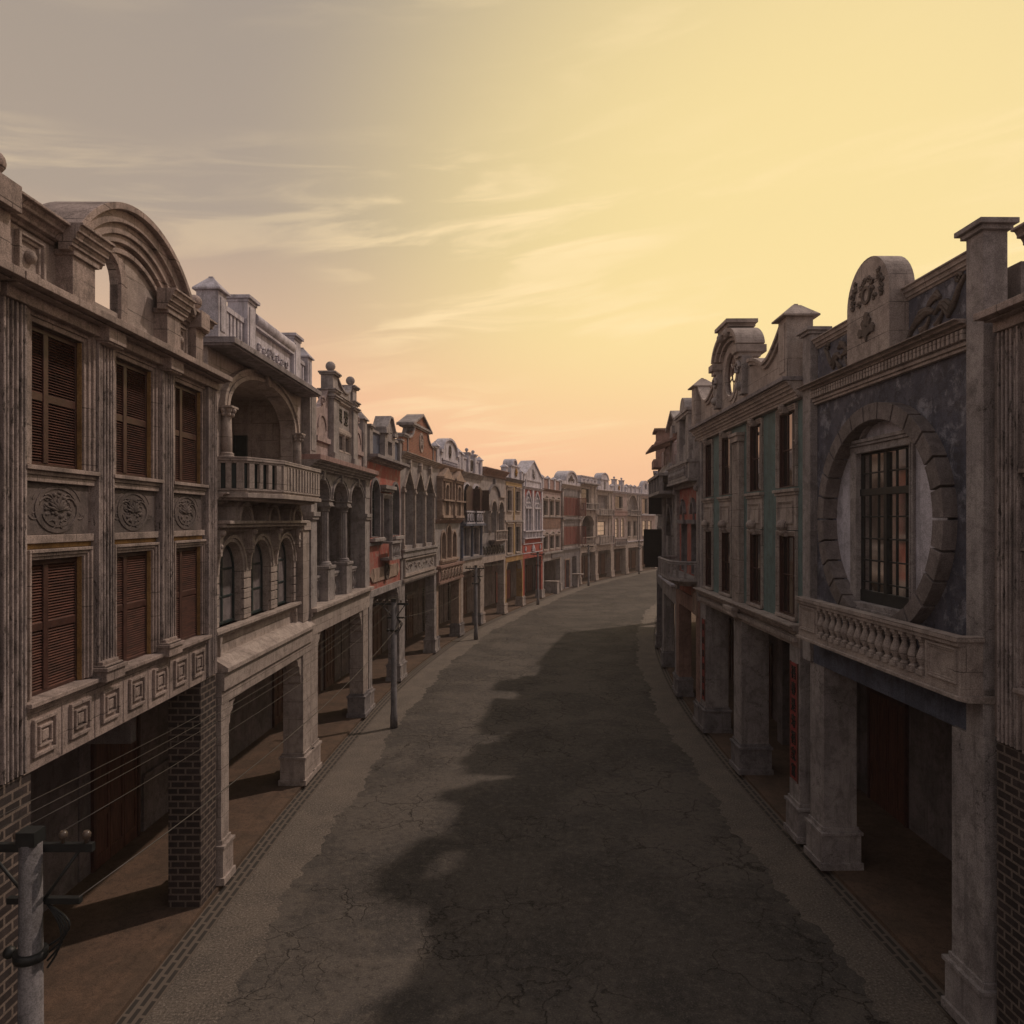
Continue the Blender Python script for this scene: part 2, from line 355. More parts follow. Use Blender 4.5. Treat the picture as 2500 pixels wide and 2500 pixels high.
def pier(B, u0, u1, z1, o1=.0, dep=.6, mat='cream', base=1.07, bm=None, bp=.07, cap=False, name='pier'):
    def f(m):
        m.box(u0, u1, o1-dep, o1, base, z1)
        if cap:
            m.box(u0-.05, u1+.05, o1-dep-.05, o1+.05, z1-.22, z1-.12); m.box(u0-.09, u1+.09, o1-dep-.09, o1+.09, z1-.12, z1-.003)
    p = B.part(name, mat, f)
    def g(m):
        m.box(u0-bp, u1+bp, o1-dep-bp, o1+bp, .15, base-.09); m.box(u0-bp*1.6, u1+bp*1.6, o1-dep-bp*1.6, o1+bp*1.6, .14, .30)
        m.box(u0-bp*.5, u1+bp*.5, o1-dep-bp*.5, o1+bp*.5, base-.09, base+.003); m.box(u0-bp*1.5, u1+bp*1.5, o1-dep-bp*1.5, o1+bp*1.5, base-.16, base-.088)
    B.part('base', bm or mat, g, p)
    return p
def bracket(B, u, z, d, o0=-.35, o1=.04, mat='cream', s=.45, name='corbel'):
    """scroll bracket in the corner of an arcade opening; d=+1 grows to +u"""
    def f(m):
        pts = [(0, 0), (s, 0), (s, -.09), (s*.78, -.13), (s*.7, -.26), (s*.42, -.34), (s*.36, -.52), (s*.14, -.60), (s*.12, -.80), (0, -.86)]
        m.prism([(u+d*a, z+b) for a, b in pts], [], o0, o1)
    B.part(name, mat, f)
def cornice_prof(z0, z1, o0, o1, steps=4):
    """stepped/ogee moulding: narrow at the bottom, widest at the top"""
    P = [(o0-.12, z0), (o0+.02, z0)]
    h = z1-z0; d = o1-o0
    for k in range(steps):
        a = (k+1)/steps
        P += [(o0+.02+(d-.02)*(k+.35)/steps, z0+h*(k+.55)/steps), (o0+.02+(d-.02)*a, z0+h*(k+.6)/steps), (o0+.02+(d-.02)*a, z0+h*a)]
    P += [(o0-.12, z1)]
    return P
def cornice(B, u0, u1, z0, z1, o0, o1, mat, steps=4, name='cornice', parent=None):
    return B.part(name, mat, lambda m: m.prof(cornice_prof(z0, z1, o0, o1, steps), u0, u1), parent)
def rectframe(m, a, b, c, d, w, o0, o1, bottom=True, steps=3):
    """stepped architrave around opening a..b, c..d"""
    for k in range(steps):
        w0, w1 = w*k/steps, w*(k+1)/steps; oo = o0+(o1-o0)*(k+1)/steps
        m.box(a-w1, a-w0, o0-.05, oo, c-(w0 if bottom else 0), d+w1); m.box(b+w0, b+w1, o0-.05, oo, c-(w0 if bottom else 0), d+w1)
        m.box(a-w0, b+w0, o0-.05, oo, d+w0, d+w1)
        if bottom: m.box(a-w1, b+w1, o0-.05, oo-.002, c-w1, c-w0)
def louvre_window(B, a, b, c, d, o=-.10, mull=.36, railz=.47, mat='louvre', jamb='ochrewash'):
    """shuttered window: dark frame, two louvred leaves"""
    w = b-a; h = d-c; mu = a+w*mull
    fr = B.part('window', 'rail', lambda m: [m.box(a, b, o-.02, o+.03, c, c+.05), m.box(a, b, o-.02, o+.03, d-.08, d), m.box(a, a+.05, o-.02, o+.028, c+.05, d-.08), m.box(b-.05, b, o-.02, o+.028, c+.05, d-.08),
        m.box(mu-.055, mu+.055, o-.02, o+.045, c+.05, d-.08), m.box(a+.05, mu-.055, o-.02, o+.035, c+h*railz, c+h*railz+.11), m.box(mu+.055, b-.05, o-.02, o+.035, c+h*railz, c+h*railz+.11)])
    for (x0, x1) in ((a+.05, mu-.055), (mu+.055, b-.05)):
        def f(m):
            for z0, z1 in ((c+.05, c+h*railz), (c+h*railz+.11, d-.08)):
                n = max(3, int((z1-z0)/.038)); p = (z1-z0)/n
                for i in range(n):
                    z = z0+i*p
                    m.hexa([(x0, o+.02, z), (x1, o+.02, z), (x1, o+.034, z), (x0, o+.034, z), (x0, o-.035, z+p*.95), (x1, o-.035, z+p*.95), (x1, o-.02, z+p*.95), (x0, o-.02, z+p*.95)])
        B.part('shutter', mat, f, fr)
    B.part('jamb', jamb, lambda m: m.box(b-.004, b+.006, o-.02, -.004, c, d), fr); B.part('jamb', jamb, lambda m: m.box(a-.006, a+.004, o-.02, -.004, c, d), fr)
    return fr
def pane_window(B, shape, o=-.22, fm='iron', cols=2, rows=4, fw=.06, bb=None, glassmat='glass', bars=.022, liner=None):
    us = [p[0] for p in shape]; zs = [p[1] for p in shape]; a, b, c, d = min(us), max(us), min(zs), max(zs)
    cu, cz = (a+b)/2, (c+d)/2
    inner = [(cu+(u-cu)*(1-2*fw/(b-a)), cz+(z-cz)*(1-2*fw/(d-c))) for u, z in shape]
    def half(u):   # local top of the shape at u
        best = c
        n = len(shape)
        for i in range(n):
            (x0, y0), (x1, y1) = shape[i], shape[(i+1) % n]
            if min(x0, x1)-1e-6 <= u <= max(x0, x1)+1e-6 and abs(x1-x0) > 1e-6:
                best = max(best, y0+(y1-y0)*(u-x0)/(x1-x0))
        return best
    def f(m):
        m.prism(shape, [inner], o-.03, o+.03)
        for i in range(1, cols):
            u = a+(b-a)*i/cols; w = bars*(1.8 if (cols % 2 == 0 and i == cols//2) else 1)
            m.box(u-w/2, u+w/2, o-.02, o+.02, c+fw*.5, half(u)-fw*.5)
        for j in range(1, rows):
            z = c+(d-c)*j/rows
            xs = [u for u in (a+(b-a)*q/40 for q in range(41)) if half(u) > z+.01]
            if xs: m.box(min(xs), max(xs), o-.018, o+.018, z-bars/2, z+bars/2)
    fr = B.part('window', fm, f)
    B.part('pane', glassmat, lambda m: m.prism(shape, [], o-.012, o-.004), fr)
    if liner:
        lin = [(cu+(u-cu)*(1-.05/(b-a)), cz+(z-cz)*(1-.05/(d-c))) for u, z in shape]
        B.part('reveal', liner, lambda m: m.prism(shape, [lin], o+.03, .012), fr)
    return fr
def fluted(m, u0, u1, z0, z1, o0, o1, n=4):
    w = u1-u0
    m.box(u0, u1, o0, o1-.045, z0, z1)
    e = w*.1; m.box(u0, u0+e, o1-.046, o1, z0, z1); m.box(u1-e, u1, o1-.046, o1, z0, z1)
    p = (w-2*e)/n
    for i in range(n):
        m.box(u0+e+p*(i+.38), u0+e+p*(i+.38)+p*.40, o1-.046, o1-.008, z0, z1)
def flutcol(m, u, o, z0, z1, r, n=10):
    pts = []
    k = n*2
    R = []
    for z, q in ((z0, 1.0), (z1, .88)):
        R.append([m.bm.verts.new(C3(u+r*q*(1 if i % 2 else .86)*math.cos(2*PI*i/k), o+r*q*(1 if i % 2 else .86)*math.sin(2*PI*i/k), z)) for i in range(k)])
    for i in range(k): m.bm.faces.new([R[0][i], R[0][(i+1) % k], R[1][(i+1) % k], R[1][i]])
    m.bm.faces.new(R[0]); m.bm.faces.new(R[1])
def column(B, u, o, z0, z1, r, mat, fl=True, cap='plain', parent=None):
    def f(m):
        h = z1-z0
        m.lathe(u, o, [(r*1.5, z0), (r*1.5, z0+.05), (r*1.25, z0+.07), (r*1.35, z0+.11), (r*1.05, z0+.14)], 16)
        if fl: flutcol(m, u, o, z0+.13, z1-.2, r)
        else: m.lathe(u, o, [(r, z0+.13), (r, z0+h*.4), (r*.86, z1-.2)], 16)
    c = B.part('column', mat, f, parent)
    def g(m):
        m.lathe(u, o, [(r*.95, z1-.23), (r*1.1, z1-.2), (r*1.0, z1-.17), (r*1.2, z1-.1), (r*1.55, z1-.05)], 12)
        m.box(u-r*1.6, u+r*1.6, o-r*1.6, o+r*1.6, z1-.05, z1)
        if cap == 'leaf':
            for i in range(8):
                a = 2*PI*i/8
                for rr, zz, s in ((1.15, z1-.19, .05), (1.4, z1-.10, .055)):
                    m.ball(u+r*rr*math.cos(a), o+r*rr*math.sin(a), zz, s, 6)
    B.part('capital', mat, g, c) if not parent else B.part('capital', mat, g, parent)
    return c
BAL = [(.055, 0), (.055, .05), (.03, .07), (.035, .10), (.062, .20), (.07, .27), (.06, .34), (.036, .47), (.03, .53), (.045, .56), (.03, .58), (.05, .61), (.05, .66)]
def baluster(m, u, o, z0, z1, k=1.0, n=10):
    h = (z1-z0)/.66
    m.lathe(u, o, [(r*k, z0+z*h) for r, z in BAL], n)
def post(B, u0, u1, o0, o1, z0, z1, mat, cap='pyr', ov=.06, ph=.28, ballr=.13, name='parapet_post', groove=False):
    def f(m):
        m.box(u0, u1, o0, o1, z0, z1)
        if groove: m.box(u0+.1, u1-.1, o1, o1+.02, z0+.15, z1-.12)
        if cap in ('flat', 'ball'):
            m.box(u0-ov*.5, u1+ov*.5, o0-ov*.5, o1+ov*.5, z1-.02, z1+.05); m.box(u0-ov*1.6, u1+ov*1.6, o0-ov*1.6, o1+ov*1.6, z1+.05, z1+.13)
    p = B.part(name, mat, f)
    if cap == 'pyr':
        B.part('post_cap', mat, lambda m: [m.box(u0-ov*1.3, u1+ov*1.3, o0-ov*1.3, o1+ov*1.3, z1, z1+.04), m.pyr(u0-ov*1.3, u1+ov*1.3, o0-ov*1.3, o1+ov*1.3, z1+.04, z1+ph, .22), m.box((u0+u1)/2-.05, (u0+u1)/2+.05, (o0+o1)/2-.05, (o0+o1)/2+.05, z1+ph-.01, z1+ph+.04)], p)
    if cap == 'ball':
        B.part('finial', mat, lambda m: [m.lathe((u0+u1)/2, (o0+o1)/2, [(.09, z1+.13), (.06, z1+.19), (.07, z1+.21)], 12), m.ball((u0+u1)/2, (o0+o1)/2, z1+.2+ballr, ballr, 14)], p)
    return p
def swirl(m, u, z, o, s, d=1, turns=1.4, r=.03, flip=1):
    """scroll relief"""
    P = []
    for i in range(22):
        t = i/21; a = t*turns*2*PI; q = s*(1-.82*t)
        P.append((u+d*(q*math.cos(a)-s), o, z+flip*q*math.sin(a)))
    m.tube(P, [r*(1-.45*i/21) for i in range(22)], 6)
def leafy(m, u, z, o, s, n=7, a0=0, a1=360, r=.3):
    for i in range(n):
        a = math.radians(a0+(a1-a0)*i/max(1, n-1) if a1-a0 < 360 else a0+360*i/n)
        m.tube([(u, o, z), (u+s*.5*math.cos(a), o+s*.10, z+s*.5*math.sin(a)), (u+s*math.cos(a), o+.01, z+s*math.sin(a))], [s*r*.4, s*r*.55, s*r*.15], 6)
def text_mesh(txt, size, depth=.01):
    cu = bpy.data.curves.new('lettering', 'FONT'); cu.body = txt; cu.size = size; cu.extrude = depth; cu.align_x = 'CENTER'; cu.align_y = 'CENTER'; cu.offset = size*.012
    ob = bpy.data.objects.new('lettering', cu); COL.objects.link(ob)
    bpy.context.view_layer.update()
    me = bpy.data.meshes.new_from_object(ob.evaluated_get(bpy.context.evaluated_depsgraph_get()))
    bpy.data.objects.remove(ob); return me
def letters(B, txt, u, z, o, size, mat='ink', parent=None, name='character', sx=1.0, sy=1.0):
    me = text_mesh(txt, size); me.materials.clear(); me.materials.append(M[mat])
    ob = bpy.data.objects.new(name, me); COL.objects.link(ob); ob.parent = parent or B.root
    ob.location = (u, -o, z); ob.rotation_euler = (PI/2, 0, 0); ob.scale = (sx, sy, 1); return ob
# ------------------------------------------------------------------ near buildings
def shuttered_house(side, a, b, label, mirror=False, detail=True):
    """stone house of fluted pilasters and louvred windows under a segmental pediment"""
    B = Bld(side, a, b, label, bevel=.006); w = B.w
    X = (lambda q: w-q) if mirror else (lambda q: q)
    def sp(p, q): return (X(q), X(p)) if mirror else (p, q)
    body(B, 11.0, front=-.42)
    wins = [(.49, 1.68), (2.58, 3.79), (4.67, 5.88)]
    holes = []
    for p in wins:
        p = sp(*p); holes += [rect(*p, 5.62, 7.47), rect(*p, 8.73, 10.62)]
    B.part('wall', 'beige', lambda m: m.prism(rect(0, w, 4.76, 10.75), holes, -.40, 0))
    for i, p in enumerate(wins):
        a0, b0 = sp(*p)
        louvre_window(B, a0, b0, 5.64, 7.47); louvre_window(B, a0, b0, 8.73, 10.62)
        B.part('architrave', 'beige', lambda m: rectframe(m, a0, b0, 8.73, 10.62, .21, 0, .09, False))
        B.part('architrave', 'beige', lambda m: rectframe(m, a0, b0, 5.66, 7.47, .14, 0, .09, False))
        g0, g1 = sp(*((.24, 1.89), (2.34, 3.94), (4.41, 5.93))[i])
        B.part('window_sill', 'beige', lambda m: [m.box(g0-.02, g1+.02, -.02, .15, 8.66, 8.72), m.box(g0, g1, -.02, .10, 8.60, 8.66), m.box(g0, g1, -.02, .075, 8.51, 8.60)])
        B.part('string_course', 'beige', lambda m: m.box(g0, g1, -.02, .07, 7.69, 7.80))
        B.part('frieze_panel', 'ochrewash', lambda m: m.box(g0, g1, -.02, .015, 7.615, 7.69))
        B.part('relief_panel', 'darkpanel', lambda m: m.box(g0+.06, g1-.06, -.02, .012, 7.80, 8.51))
        def med(m):
            cu, cz = (g0+g1)/2-.05, 8.15; r = .33
            m.arch(cu, cz, r*.86, r, .0, .026, 0, 360, 28); m.arch(cu, cz-.02, r*.60, r*.70, .0, .024, 190, 350, 14)
            m.arch(cu, cz, r*1.1, r*1.16, .0, .02, 20, 160, 16)
            for q in (-1, 1):
                swirl(m, cu+q*.27, cz+.06, .014, .12, q, 1.2, .018); swirl(m, cu+q*.20, cz-.2, .014, .10, q, 1.2, .016, -1); swirl(m, cu+q*.08, cz+.15, .014, .07, -q, 1.1, .015)
                swirl(m, cu+q*.40, cz-.08, .012, .07, q, 1.2, .013, -1)
            rnd = random.Random(i+3)
            for k in range(26):
                an = rnd.uniform(0, 2*PI); q = r*.62*math.sqrt(rnd.random()); m.ball(cu+q*math.cos(an), .005, cz+.03+q*math.sin(an), rnd.uniform(.018, .036), 6)
            leafy(m, cu, cz-.02, .008, .17, 7, 20, 160)
        if detail:
            mo = B.part('medallion', 'darkpanel', med)
            for v in mo.data.vertices: v.co.x = (g0+g1)/2+(v.co.x-(g0+g1)/2+.05)*1.55
    for k, c in enumerate((.02, 2.12, 4.17, 6.20)):
        a0, b0 = sp(c-.22, c+.22)
        z0 = 4.76 if k in (0, 3) else 5.85
        B.part('pilaster', 'flute', lambda m: fluted(m, a0, b0, z0, 10.75, -.02, .13, 4))
        if k in (1, 2):
            B.part('pilaster_plinth', 'beige', lambda m: [m.box(a0-.05, b0+.05, -.02, .27, 5.56, 5.78), m.box(a0-.08, b0+.08, -.02, .30, 5.72, 5.78), m.box(a0-.04, b0+.04, -.02, .24, 5.78, 5.81), m.box(a0-.01, b0+.01, -.02, .19, 5.81, 5.86)])
            B.part('bracket_block', 'beige', lambda m: [m.box(a0-.03, b0+.03, .0, .30, 10.70, 10.92), m.box(a0-.01, b0+.01, .0, .27, 10.67, 10.70)])
    q0, q1 = sp(-.2, 6.45)
    B.part('frieze', 'beige', lambda m: m.box(q0, q1, -.40, .17, 10.752, 10.935))
    q2, q3 = sp(-.24, 6.5)
    B.part('cornice_slab', 'beige', lambda m: [m.box(q2, q3, -.5, .43, 10.935, 11.04), m.box(q2+.05, q3-.05, -.5, .30, 10.90, 10.937)])
    # coffered belt over the arcade
    c0, c1 = sp(.24, 5.97)
    B.part('belt', 'beige', lambda m: [m.box(c0, c1, -.45, .08, 4.72, 5.58), m.box(c0, c1, -.02, .10, 5.47, 5.575)])
    B.part('belt_sill', 'beige', lambda m: [m.box(c0-.02, c1+.02, -.35, .20, 5.58, 5.64), m.box(c0, c1, -.02, .15, 5.53, 5.58)])
    for i in range(7):
        u = c0+(c1-c0)*(i+.5)/7
        def cof(m):
            for h, oo, ww in ((.25, .125, .05), (.14, .125, .035)):
                m.box(u-h, u+h, .05, oo, 5.14+h-ww, 5.14+h); m.box(u-h, u+h, .05, oo, 5.14-h, 5.14-h+ww); m.box(u-h, u-h+ww, .05, oo, 5.14-h+ww, 5.14+h-ww); m.box(u+h-ww, u+h, .05, oo, 5.14-h+ww, 5.14+h-ww)
            m.box(u-.07, u+.07, .05, .11, 5.07, 5.21); m.box(u+.395, u+.41, .05, .092, 4.74, 5.5)
        B.part('coffer', 'beige', cof)
    # ground floor
    for (p, q) in ((-.22, .42), (5.75, 6.52)):
        a0, b0 = sp(p, q)
        B.part('brick_pier', 'dbrick', lambda m: m.box(a0, b0, -.60, .06, .14, 4.72))
    # parapet and pediment
    o = .16
    g = lambda *r: sp(*r)
    A0, A1 = g(-.85, 5.55)
    B.part('parapet', 'cream', lambda m: [m.prism(rect(A0, g(1.70, 2.50)[0], 11.03, 11.98), [], -.04, .10), m.prism(rect(g(1.70, 2.50)[1], A1, 11.03, 11.98), [], -.04, .10), m.box(*g(1.70, 2.50), -.04, .10, 11.03, 11.28)])
    cu = (X(2.75))
    # tympanum with arched opening
    R = 2.36; cz = 10.62
    tym = [(cu+2.0*math.cos(math.radians(t)), cz+2.02*math.sin(math.radians(t))) for t in range(42, 139, 6)]
    def tymf(m):
        aL, aR = g(1.70, 2.50)
        m.prism([p for p in tym if p[0] > aR]+[(aR, 12.0+math.sqrt(max(0, 2.0**2-(aR-cu)**2))*0+.58), (aR, 11.98)], [], -.04, .10)
        m.prism([(aL, 11.98)]+[(aL, 12.55)]+[p for p in tym if p[0] < aL], [], -.04, .10)
        top = [p for p in tym if aL <= p[0] <= aR]
        arc = [( (aL+aR)/2+.40*math.cos(PI*i/12), 11.75+.40*math.sin(PI*i/12)) for i in range(13)]
        m.prism([(aR, 12.58)]+top+[(aL, 12.55)]+[(aL, 11.75)]+arc[::-1][1:-1]+[(aR, 11.75)], [], -.04, .10)
    B.part('tympanum', 'cream', tymf)
    B.part('arch_moulding', 'beige', lambda m: [m.arch(sum(g(1.70, 2.50))/2, 11.75, .40, .50, -.02, .15, 0, 180, 18), m.arch(sum(g(1.70, 2.50))/2, 11.75, .50, .64, -.02, .125, 0, 180, 18),
        m.box(g(1.70, 2.50)[1], g(1.70, 2.50)[1]+.10, -.02, .15, 11.05, 11.75), m.box(g(1.70, 2.50)[1]+.1, g(1.70, 2.50)[1]+.24, -.02, .125, 11.05, 11.75), m.box(g(1.70, 2.50)[0]-.10, g(1.70, 2.50)[0], -.02, .15, 11.05, 11.75)])
    B.part('pediment_arch', 'beige', lambda m: [m.arch(cu, cz, 1.62, 1.70, -.2, .17, 38, 142, 30), m.arch(cu, cz, 1.78, 1.90, -.25, .20, 36, 144, 32), m.arch(cu, cz, 1.90, 2.06, -.3, .25, 34, 146, 32), m.arch(cu, cz, 2.06, 2.24, -.35, .32, 33, 147, 36), m.arch(cu, cz, 2.24, 2.34, -.45, .42, 33, 147, 36)])
    for (p, q) in ((.87, 1.42), (3.75, 4.28)):
        a0, b0 = g(p-.08, q-.08) if p > 3 else g(p, q)
        def pf(m, a0=a0, b0=b0):
            m.box(a0, b0, -.2, .34, 11.03, 11.66)
            m.box(a0-.04, b0+.04, -.2, .38, 11.62, 11.70); m.prof(cornice_prof(11.66, 12.02, .34, .56, 4), a0-.14, b0+.14)
        B.part('parapet_pilaster', 'beige', pf)
    for (p, q) in ((-.9, .78), (4.32, 5.75)):
        a0, b0 = g(p, q)
        cornice(B, a0, b0, 11.72, 12.0, .12, .40, 'beige', 3, 'parapet_cornice')
    for cc in (.30, 4.62):
        c = X(cc)
        B.part('boss_panel', 'cream', lambda m: [rectframe(m, c-.17, c+.17, 11.22, 11.56, .10, .10, .17, True, 2), m.ball(c, .12, 11.39, .085, 12)])
    for cc in (-.5, 5.12):
        c = X(cc)
        B.part('finial_post', 'beige', lambda m: [m.box(c-.17, c+.17, -.1, .30, 11.03, 11.72), m.box(c-.20, c+.20, -.12, .42, 11.70, 12.03), m.lathe(c, .20, [(.09, 12.0), (.06, 12.07), (.09, 12.1)], 12), m.ball(c, .20, 12.24, .14, 14)])
    return B
def L1():
    B = shuttered_house('L', LN[1], LN[2], 'beige stone shophouse with six brown louvred windows under a great arched pediment')
    B.part('inner_wall', 'inner', lambda m: m.box(.3, 2.3, -3.0, -2.5, .14, 4.74)); B.part('inner_beam', 'inner', lambda m: m.box(4.3, 4.5, -3.0, -.62, 3.9, 4.75))
    doors(B, [(2.7, 4.6)], 3.2)
    shuttered_house('L', (-6.30, 2.45), LN[1], 'stone shophouse sliver at the extreme left edge of the photo', detail=False)
def L2():
    B = Bld('L', LN[2], LN[3], 'cream shophouse with one wide arched loggia and balcony above three round-arched windows', bevel=.006); w = B.w
    body(B, 11.75, front=-.55, z0=4.9, loggia=-.56)
    cx = 3.40
    # upper wall with great arch; loggia recess behind it
    arch = [(cx-2.42, 8.62), (cx+2.42, 8.62)]+[(cx+2.42*math.cos(PI*i/28), 10.58+1.0*math.sin(PI*i/28)) for i in range(29)]
    B.root.children  # parts follow
    for ch in list(B.root.children):
        if ch.name.startswith('rear_block'): bpy.data.objects.remove(ch)
    B.part('rear_block', 'cream', lambda m: [m.box(0, w, -8, -2.1, 8.5, 11.75), m.box(0, w, -8, -.56, 4.9, 8.5)])
    B.part('wall', 'cream', lambda m: m.prism(rect(0, w, 8.5, 11.8), [arch], -.55, -.2))
    B.part('loggia_side_wall', 'cream', lambda m: [m.box(0, .5, -2.1, -.55, 8.5, 11.75), m.box(w-.5, w, -2.1, -.55, 8.5, 11.75), m.box(.5, w-.5, -2.1, -.55, 11.6, 11.74)])
    B.part('balcony_door', 'tealiron', lambda m: [m.box(w-.56, w-.49, -2.08, -1.68, 8.6, 10.55), m.box(w-.58, w-.55, -2.08, -2.03, 8.6, 10.55), m.box(w-.58, w-.55, -1.73, -1.68, 8.6, 10.55)]+[m.box(w-.575, w-.55, -2.04, -1.72, 8.9+.4*i, 8.94+.4*i) for i in range(5)])
    B.part('archivolt', 'cream', lambda m: [m.arch(cx, 10.58, 2.42, 2.56, -.3, -.10, 0, 180, 36, 1.0, 1.1), m.arch(cx, 10.58, 2.56, 2.68, -.3, -.13, 0, 180, 36, 1.1, 1.2), m.arch(cx, 10.58, 2.68, 2.80, -.3, -.07, 0, 180, 36, 1.2, 1.27)])
    B.part('keystone', 'cream', lambda m: m.prism([(cx-.09, 11.5), (cx+.09, 11.5), (cx+.14, 11.82), (cx-.14, 11.82)], [], -.3, -.02))
    for u in (cx-2.62, cx+2.62):
        column(B, u, -.12, 9.40, 10.58, .13, 'cream', False, 'leaf')
    def slab(m): m.box(-.2, 6.62, -.6, .46, 11.80, 11.93); m.box(-.16, 6.58, -.6, .40, 11.76, 11.80)
    B.part('cornice_slab', 'asheave', slab)
    # balcony
    P = [(.15, -.2), (.35, .5), (1.40, .96), (4.5, .96), (5.55, .5), (5.75, -.2)]
    def poly(m, off, z0, z1):
        Q = []
        for u, o in P: Q.append((u+(off if u > 2.95 else -off)*(.6), o+(off if o > 0 else 0)))
        A = [m.bm.verts.new(C3(u, o, z0)) for u, o in Q]; T = [m.bm.verts.new(C3(u, o, z1)) for u, o in Q]
        m.bm.faces.new(A); m.bm.faces.new(T)
        for i in range(len(Q)): m.bm.faces.new([A[i], A[(i+1) % len(Q)], T[(i+1) % len(Q)], T[i]])
    bal = B.part('balcony', 'cream', lambda m: [poly(m, .0, 8.60, 8.66), poly(m, .06, 8.50, 8.60), poly(m, -.10, 8.44, 8.50)])
    def rail(m, z0, z1, t, out):
        for (a, b) in zip(P, P[1:]):
            d = Vector((b[0]-a[0], b[1]-a[1])).normalized(); n = Vector((-d.y, d.x))
            if n.y < 0 and abs(n.y) > .3: n = -n
            q = []
            for p, s in ((a, -.03), (b, .03)):
                for e in (-t, out): q.append((p[0]+d.x*s+n.x*e, p[1]+d.y*s+n.y*e))
            q = [q[0], q[2], q[3], q[1]]
            m.hexa([(u, o, z0) for u, o in q]+[(u, o, z1) for u, o in q])
    B.part('handrail', 'cream', lambda m: [rail(m, 9.31, 9.40, .10, .06), rail(m, 9.26, 9.311, .07, .03), rail(m, 8.655, 8.70, .08, .03)], bal)
    for (a, b) in zip(P, P[1:]):
        d_ = Vector((b[0]-a[0], b[1]-a[1])).normalized(); n_ = Vector((-d_.y, d_.x))
        a2, b2 = Vector(a)-n_*.06, Vector(b)-n_*.06
        B.part('balcony_screen', 'tealiron', lambda m: m.hexa([(a2.x, a2.y, 8.7), (b2.x, b2.y, 8.7), (b2.x-n_.x*.01, b2.y-n_.y*.01, 8.7), (a2.x-n_.x*.01, a2.y-n_.y*.01, 8.7), (a2.x, a2.y, 9.28), (b2.x, b2.y, 9.28), (b2.x-n_.x*.01, b2.y-n_.y*.01, 9.28), (a2.x-n_.x*.01, a2.y-n_.y*.01, 9.28)]), bal)
        L = math.dist(a, b); n = max(3, int(L/.235))
        d = Vector((b[0]-a[0], b[1]-a[1]))/L; nn = Vector((-d.y, d.x))
        for i in range(n):
            t = (i+.5)/n; q = Vector(a)+d*L*t; h = .062 if 0 < i < n-1 else .08
            if (i in (0,)) and L > 2: h = .12
            pts = [(q.x-d.x*h-nn.x*.04, q.y-d.y*h-nn.y*.04), (q.x+d.x*h-nn.x*.04, q.y+d.y*h-nn.y*.04), (q.x+d.x*h+nn.x*.035, q.y+d.y*h+nn.y*.035), (q.x-d.x*h+nn.x*.035, q.y-d.y*h+nn.y*.035)]
            B.part('baluster', 'cream', lambda m: m.hexa([(u, o, 8.70) for u, o in pts]+[(u, o, 9.26) for u, o in pts]), bal)
    cornice(B, 0, w-.45, 8.34, 8.60, -.2, .22, 'cream', 4, 'corbel_course')
    # middle storey
    cs = (1.15, 3.08, 5.04); r = .71
    B.part('lower_wall', 'cream', lambda m: m.prism(rect(0, w, 4.95, 8.5), [rarch(c-r, c+r, 5.58, 6.79) for c in cs], -.55, -.2))
    for i, c in enumerate(cs):
        pane_window(B, rarch(c-r+.0, c+r-.0, 5.58, 6.79), -.38, 'tealiron', 2, 3, .07, bars=.05, glassmat='inner')
        B.part('archivolt', 'cream', lambda m: [m.arch(c, 6.79, r, r+.09, -.25, -.13, 0, 180, 20), m.arch(c, 6.79, r+.09, r+.16, -.25, -.09, 0, 180, 20)])
        def hood(m):
            m.arch(c, 7.98, .34, .44, -.2, .22, 0, 180, 18); m.arch(c, 7.98, .44, .56, -.2, .16, 0, 180, 18); m.arch(c, 7.98, .0, .36, -.2, -.12, 0, 180, 14)
            for k in range(9):
                a = PI*(k+.5)/9; m.tube([(c, -.05, 8.0), (c+.17*math.cos(a), .02, 8.0+.17*math.sin(a)), (c+.28*math.cos(a), -.03, 8.0+.28*math.sin(a))], [.012, .03, .035], 6)
        B.part('shell_hood', 'cream', hood)
    B.part('ledge', 'cream', lambda m: [m.box(-.0, 5.98, -.3, .28, 7.92, 7.99), m.box(.03, 5.95, -.3, .20, 7.84, 7.92), m.box(.05, 5.9, -.3, -.02, 7.74, 7.84)])
    for u in (.2, 2.13, 4.05, 5.86):
        def cons(m):
            m.prism([(u-.10, 7.84), (u+.10, 7.84), (u+.09, 7.5), (u+.05, 7.2), (u-.05, 7.2), (u-.09, 7.5)], [], -.25, .02)
            m.ball(u, .03, 7.72, .085, 10); m.ball(u, .0, 7.42, .06, 8)
        B.part('console', 'cream', cons)
    for (a, b) in ((0.0, cs[0]-r-.01), (cs[0]+r+.02, cs[1]-r-.02), (cs[1]+r+.02, cs[2]-r-.02), (cs[2]+r+.02, 6.0)):
        if b-a > .1: B.part('quoin', 'cream', lambda m: [m.box(a, b, -.22, -.13, 5.62+.245*k, 5.62+.245*k+.215) for k in range(5)])
    B.part('window_sill', 'cream', lambda m: [m.box(0, 6.03, -.45, .02, 5.50, 5.58), m.box(0, 5.98, -.3, -.06, 5.42, 5.50)])
    for u in (.3, 5.85): bracket(B, u, 5.42, 1 if u < 3 else -1, -.2, -.05, s=.13)
    B.part('end_pilaster', 'cream', lambda m: [m.box(6.08, w-.01, -.4, .05, 4.95, 8.0), m.box(6.05, w, -.4, .10, 7.70, 7.98)])
    B.part('beam', 'cream', lambda m: [m.box(.0, w-.005, -.6, .10, 4.0, 4.74), m.box(0, w-.005, -.6, .16, 4.30, 4.70)])
    B.part('beam_shelf', 'cream', lambda m: m.prof([(-.45, 4.74), (.24, 4.70), (.24, 4.80), (-.05, 4.98), (-.45, 5.0)], 0, w-.005))
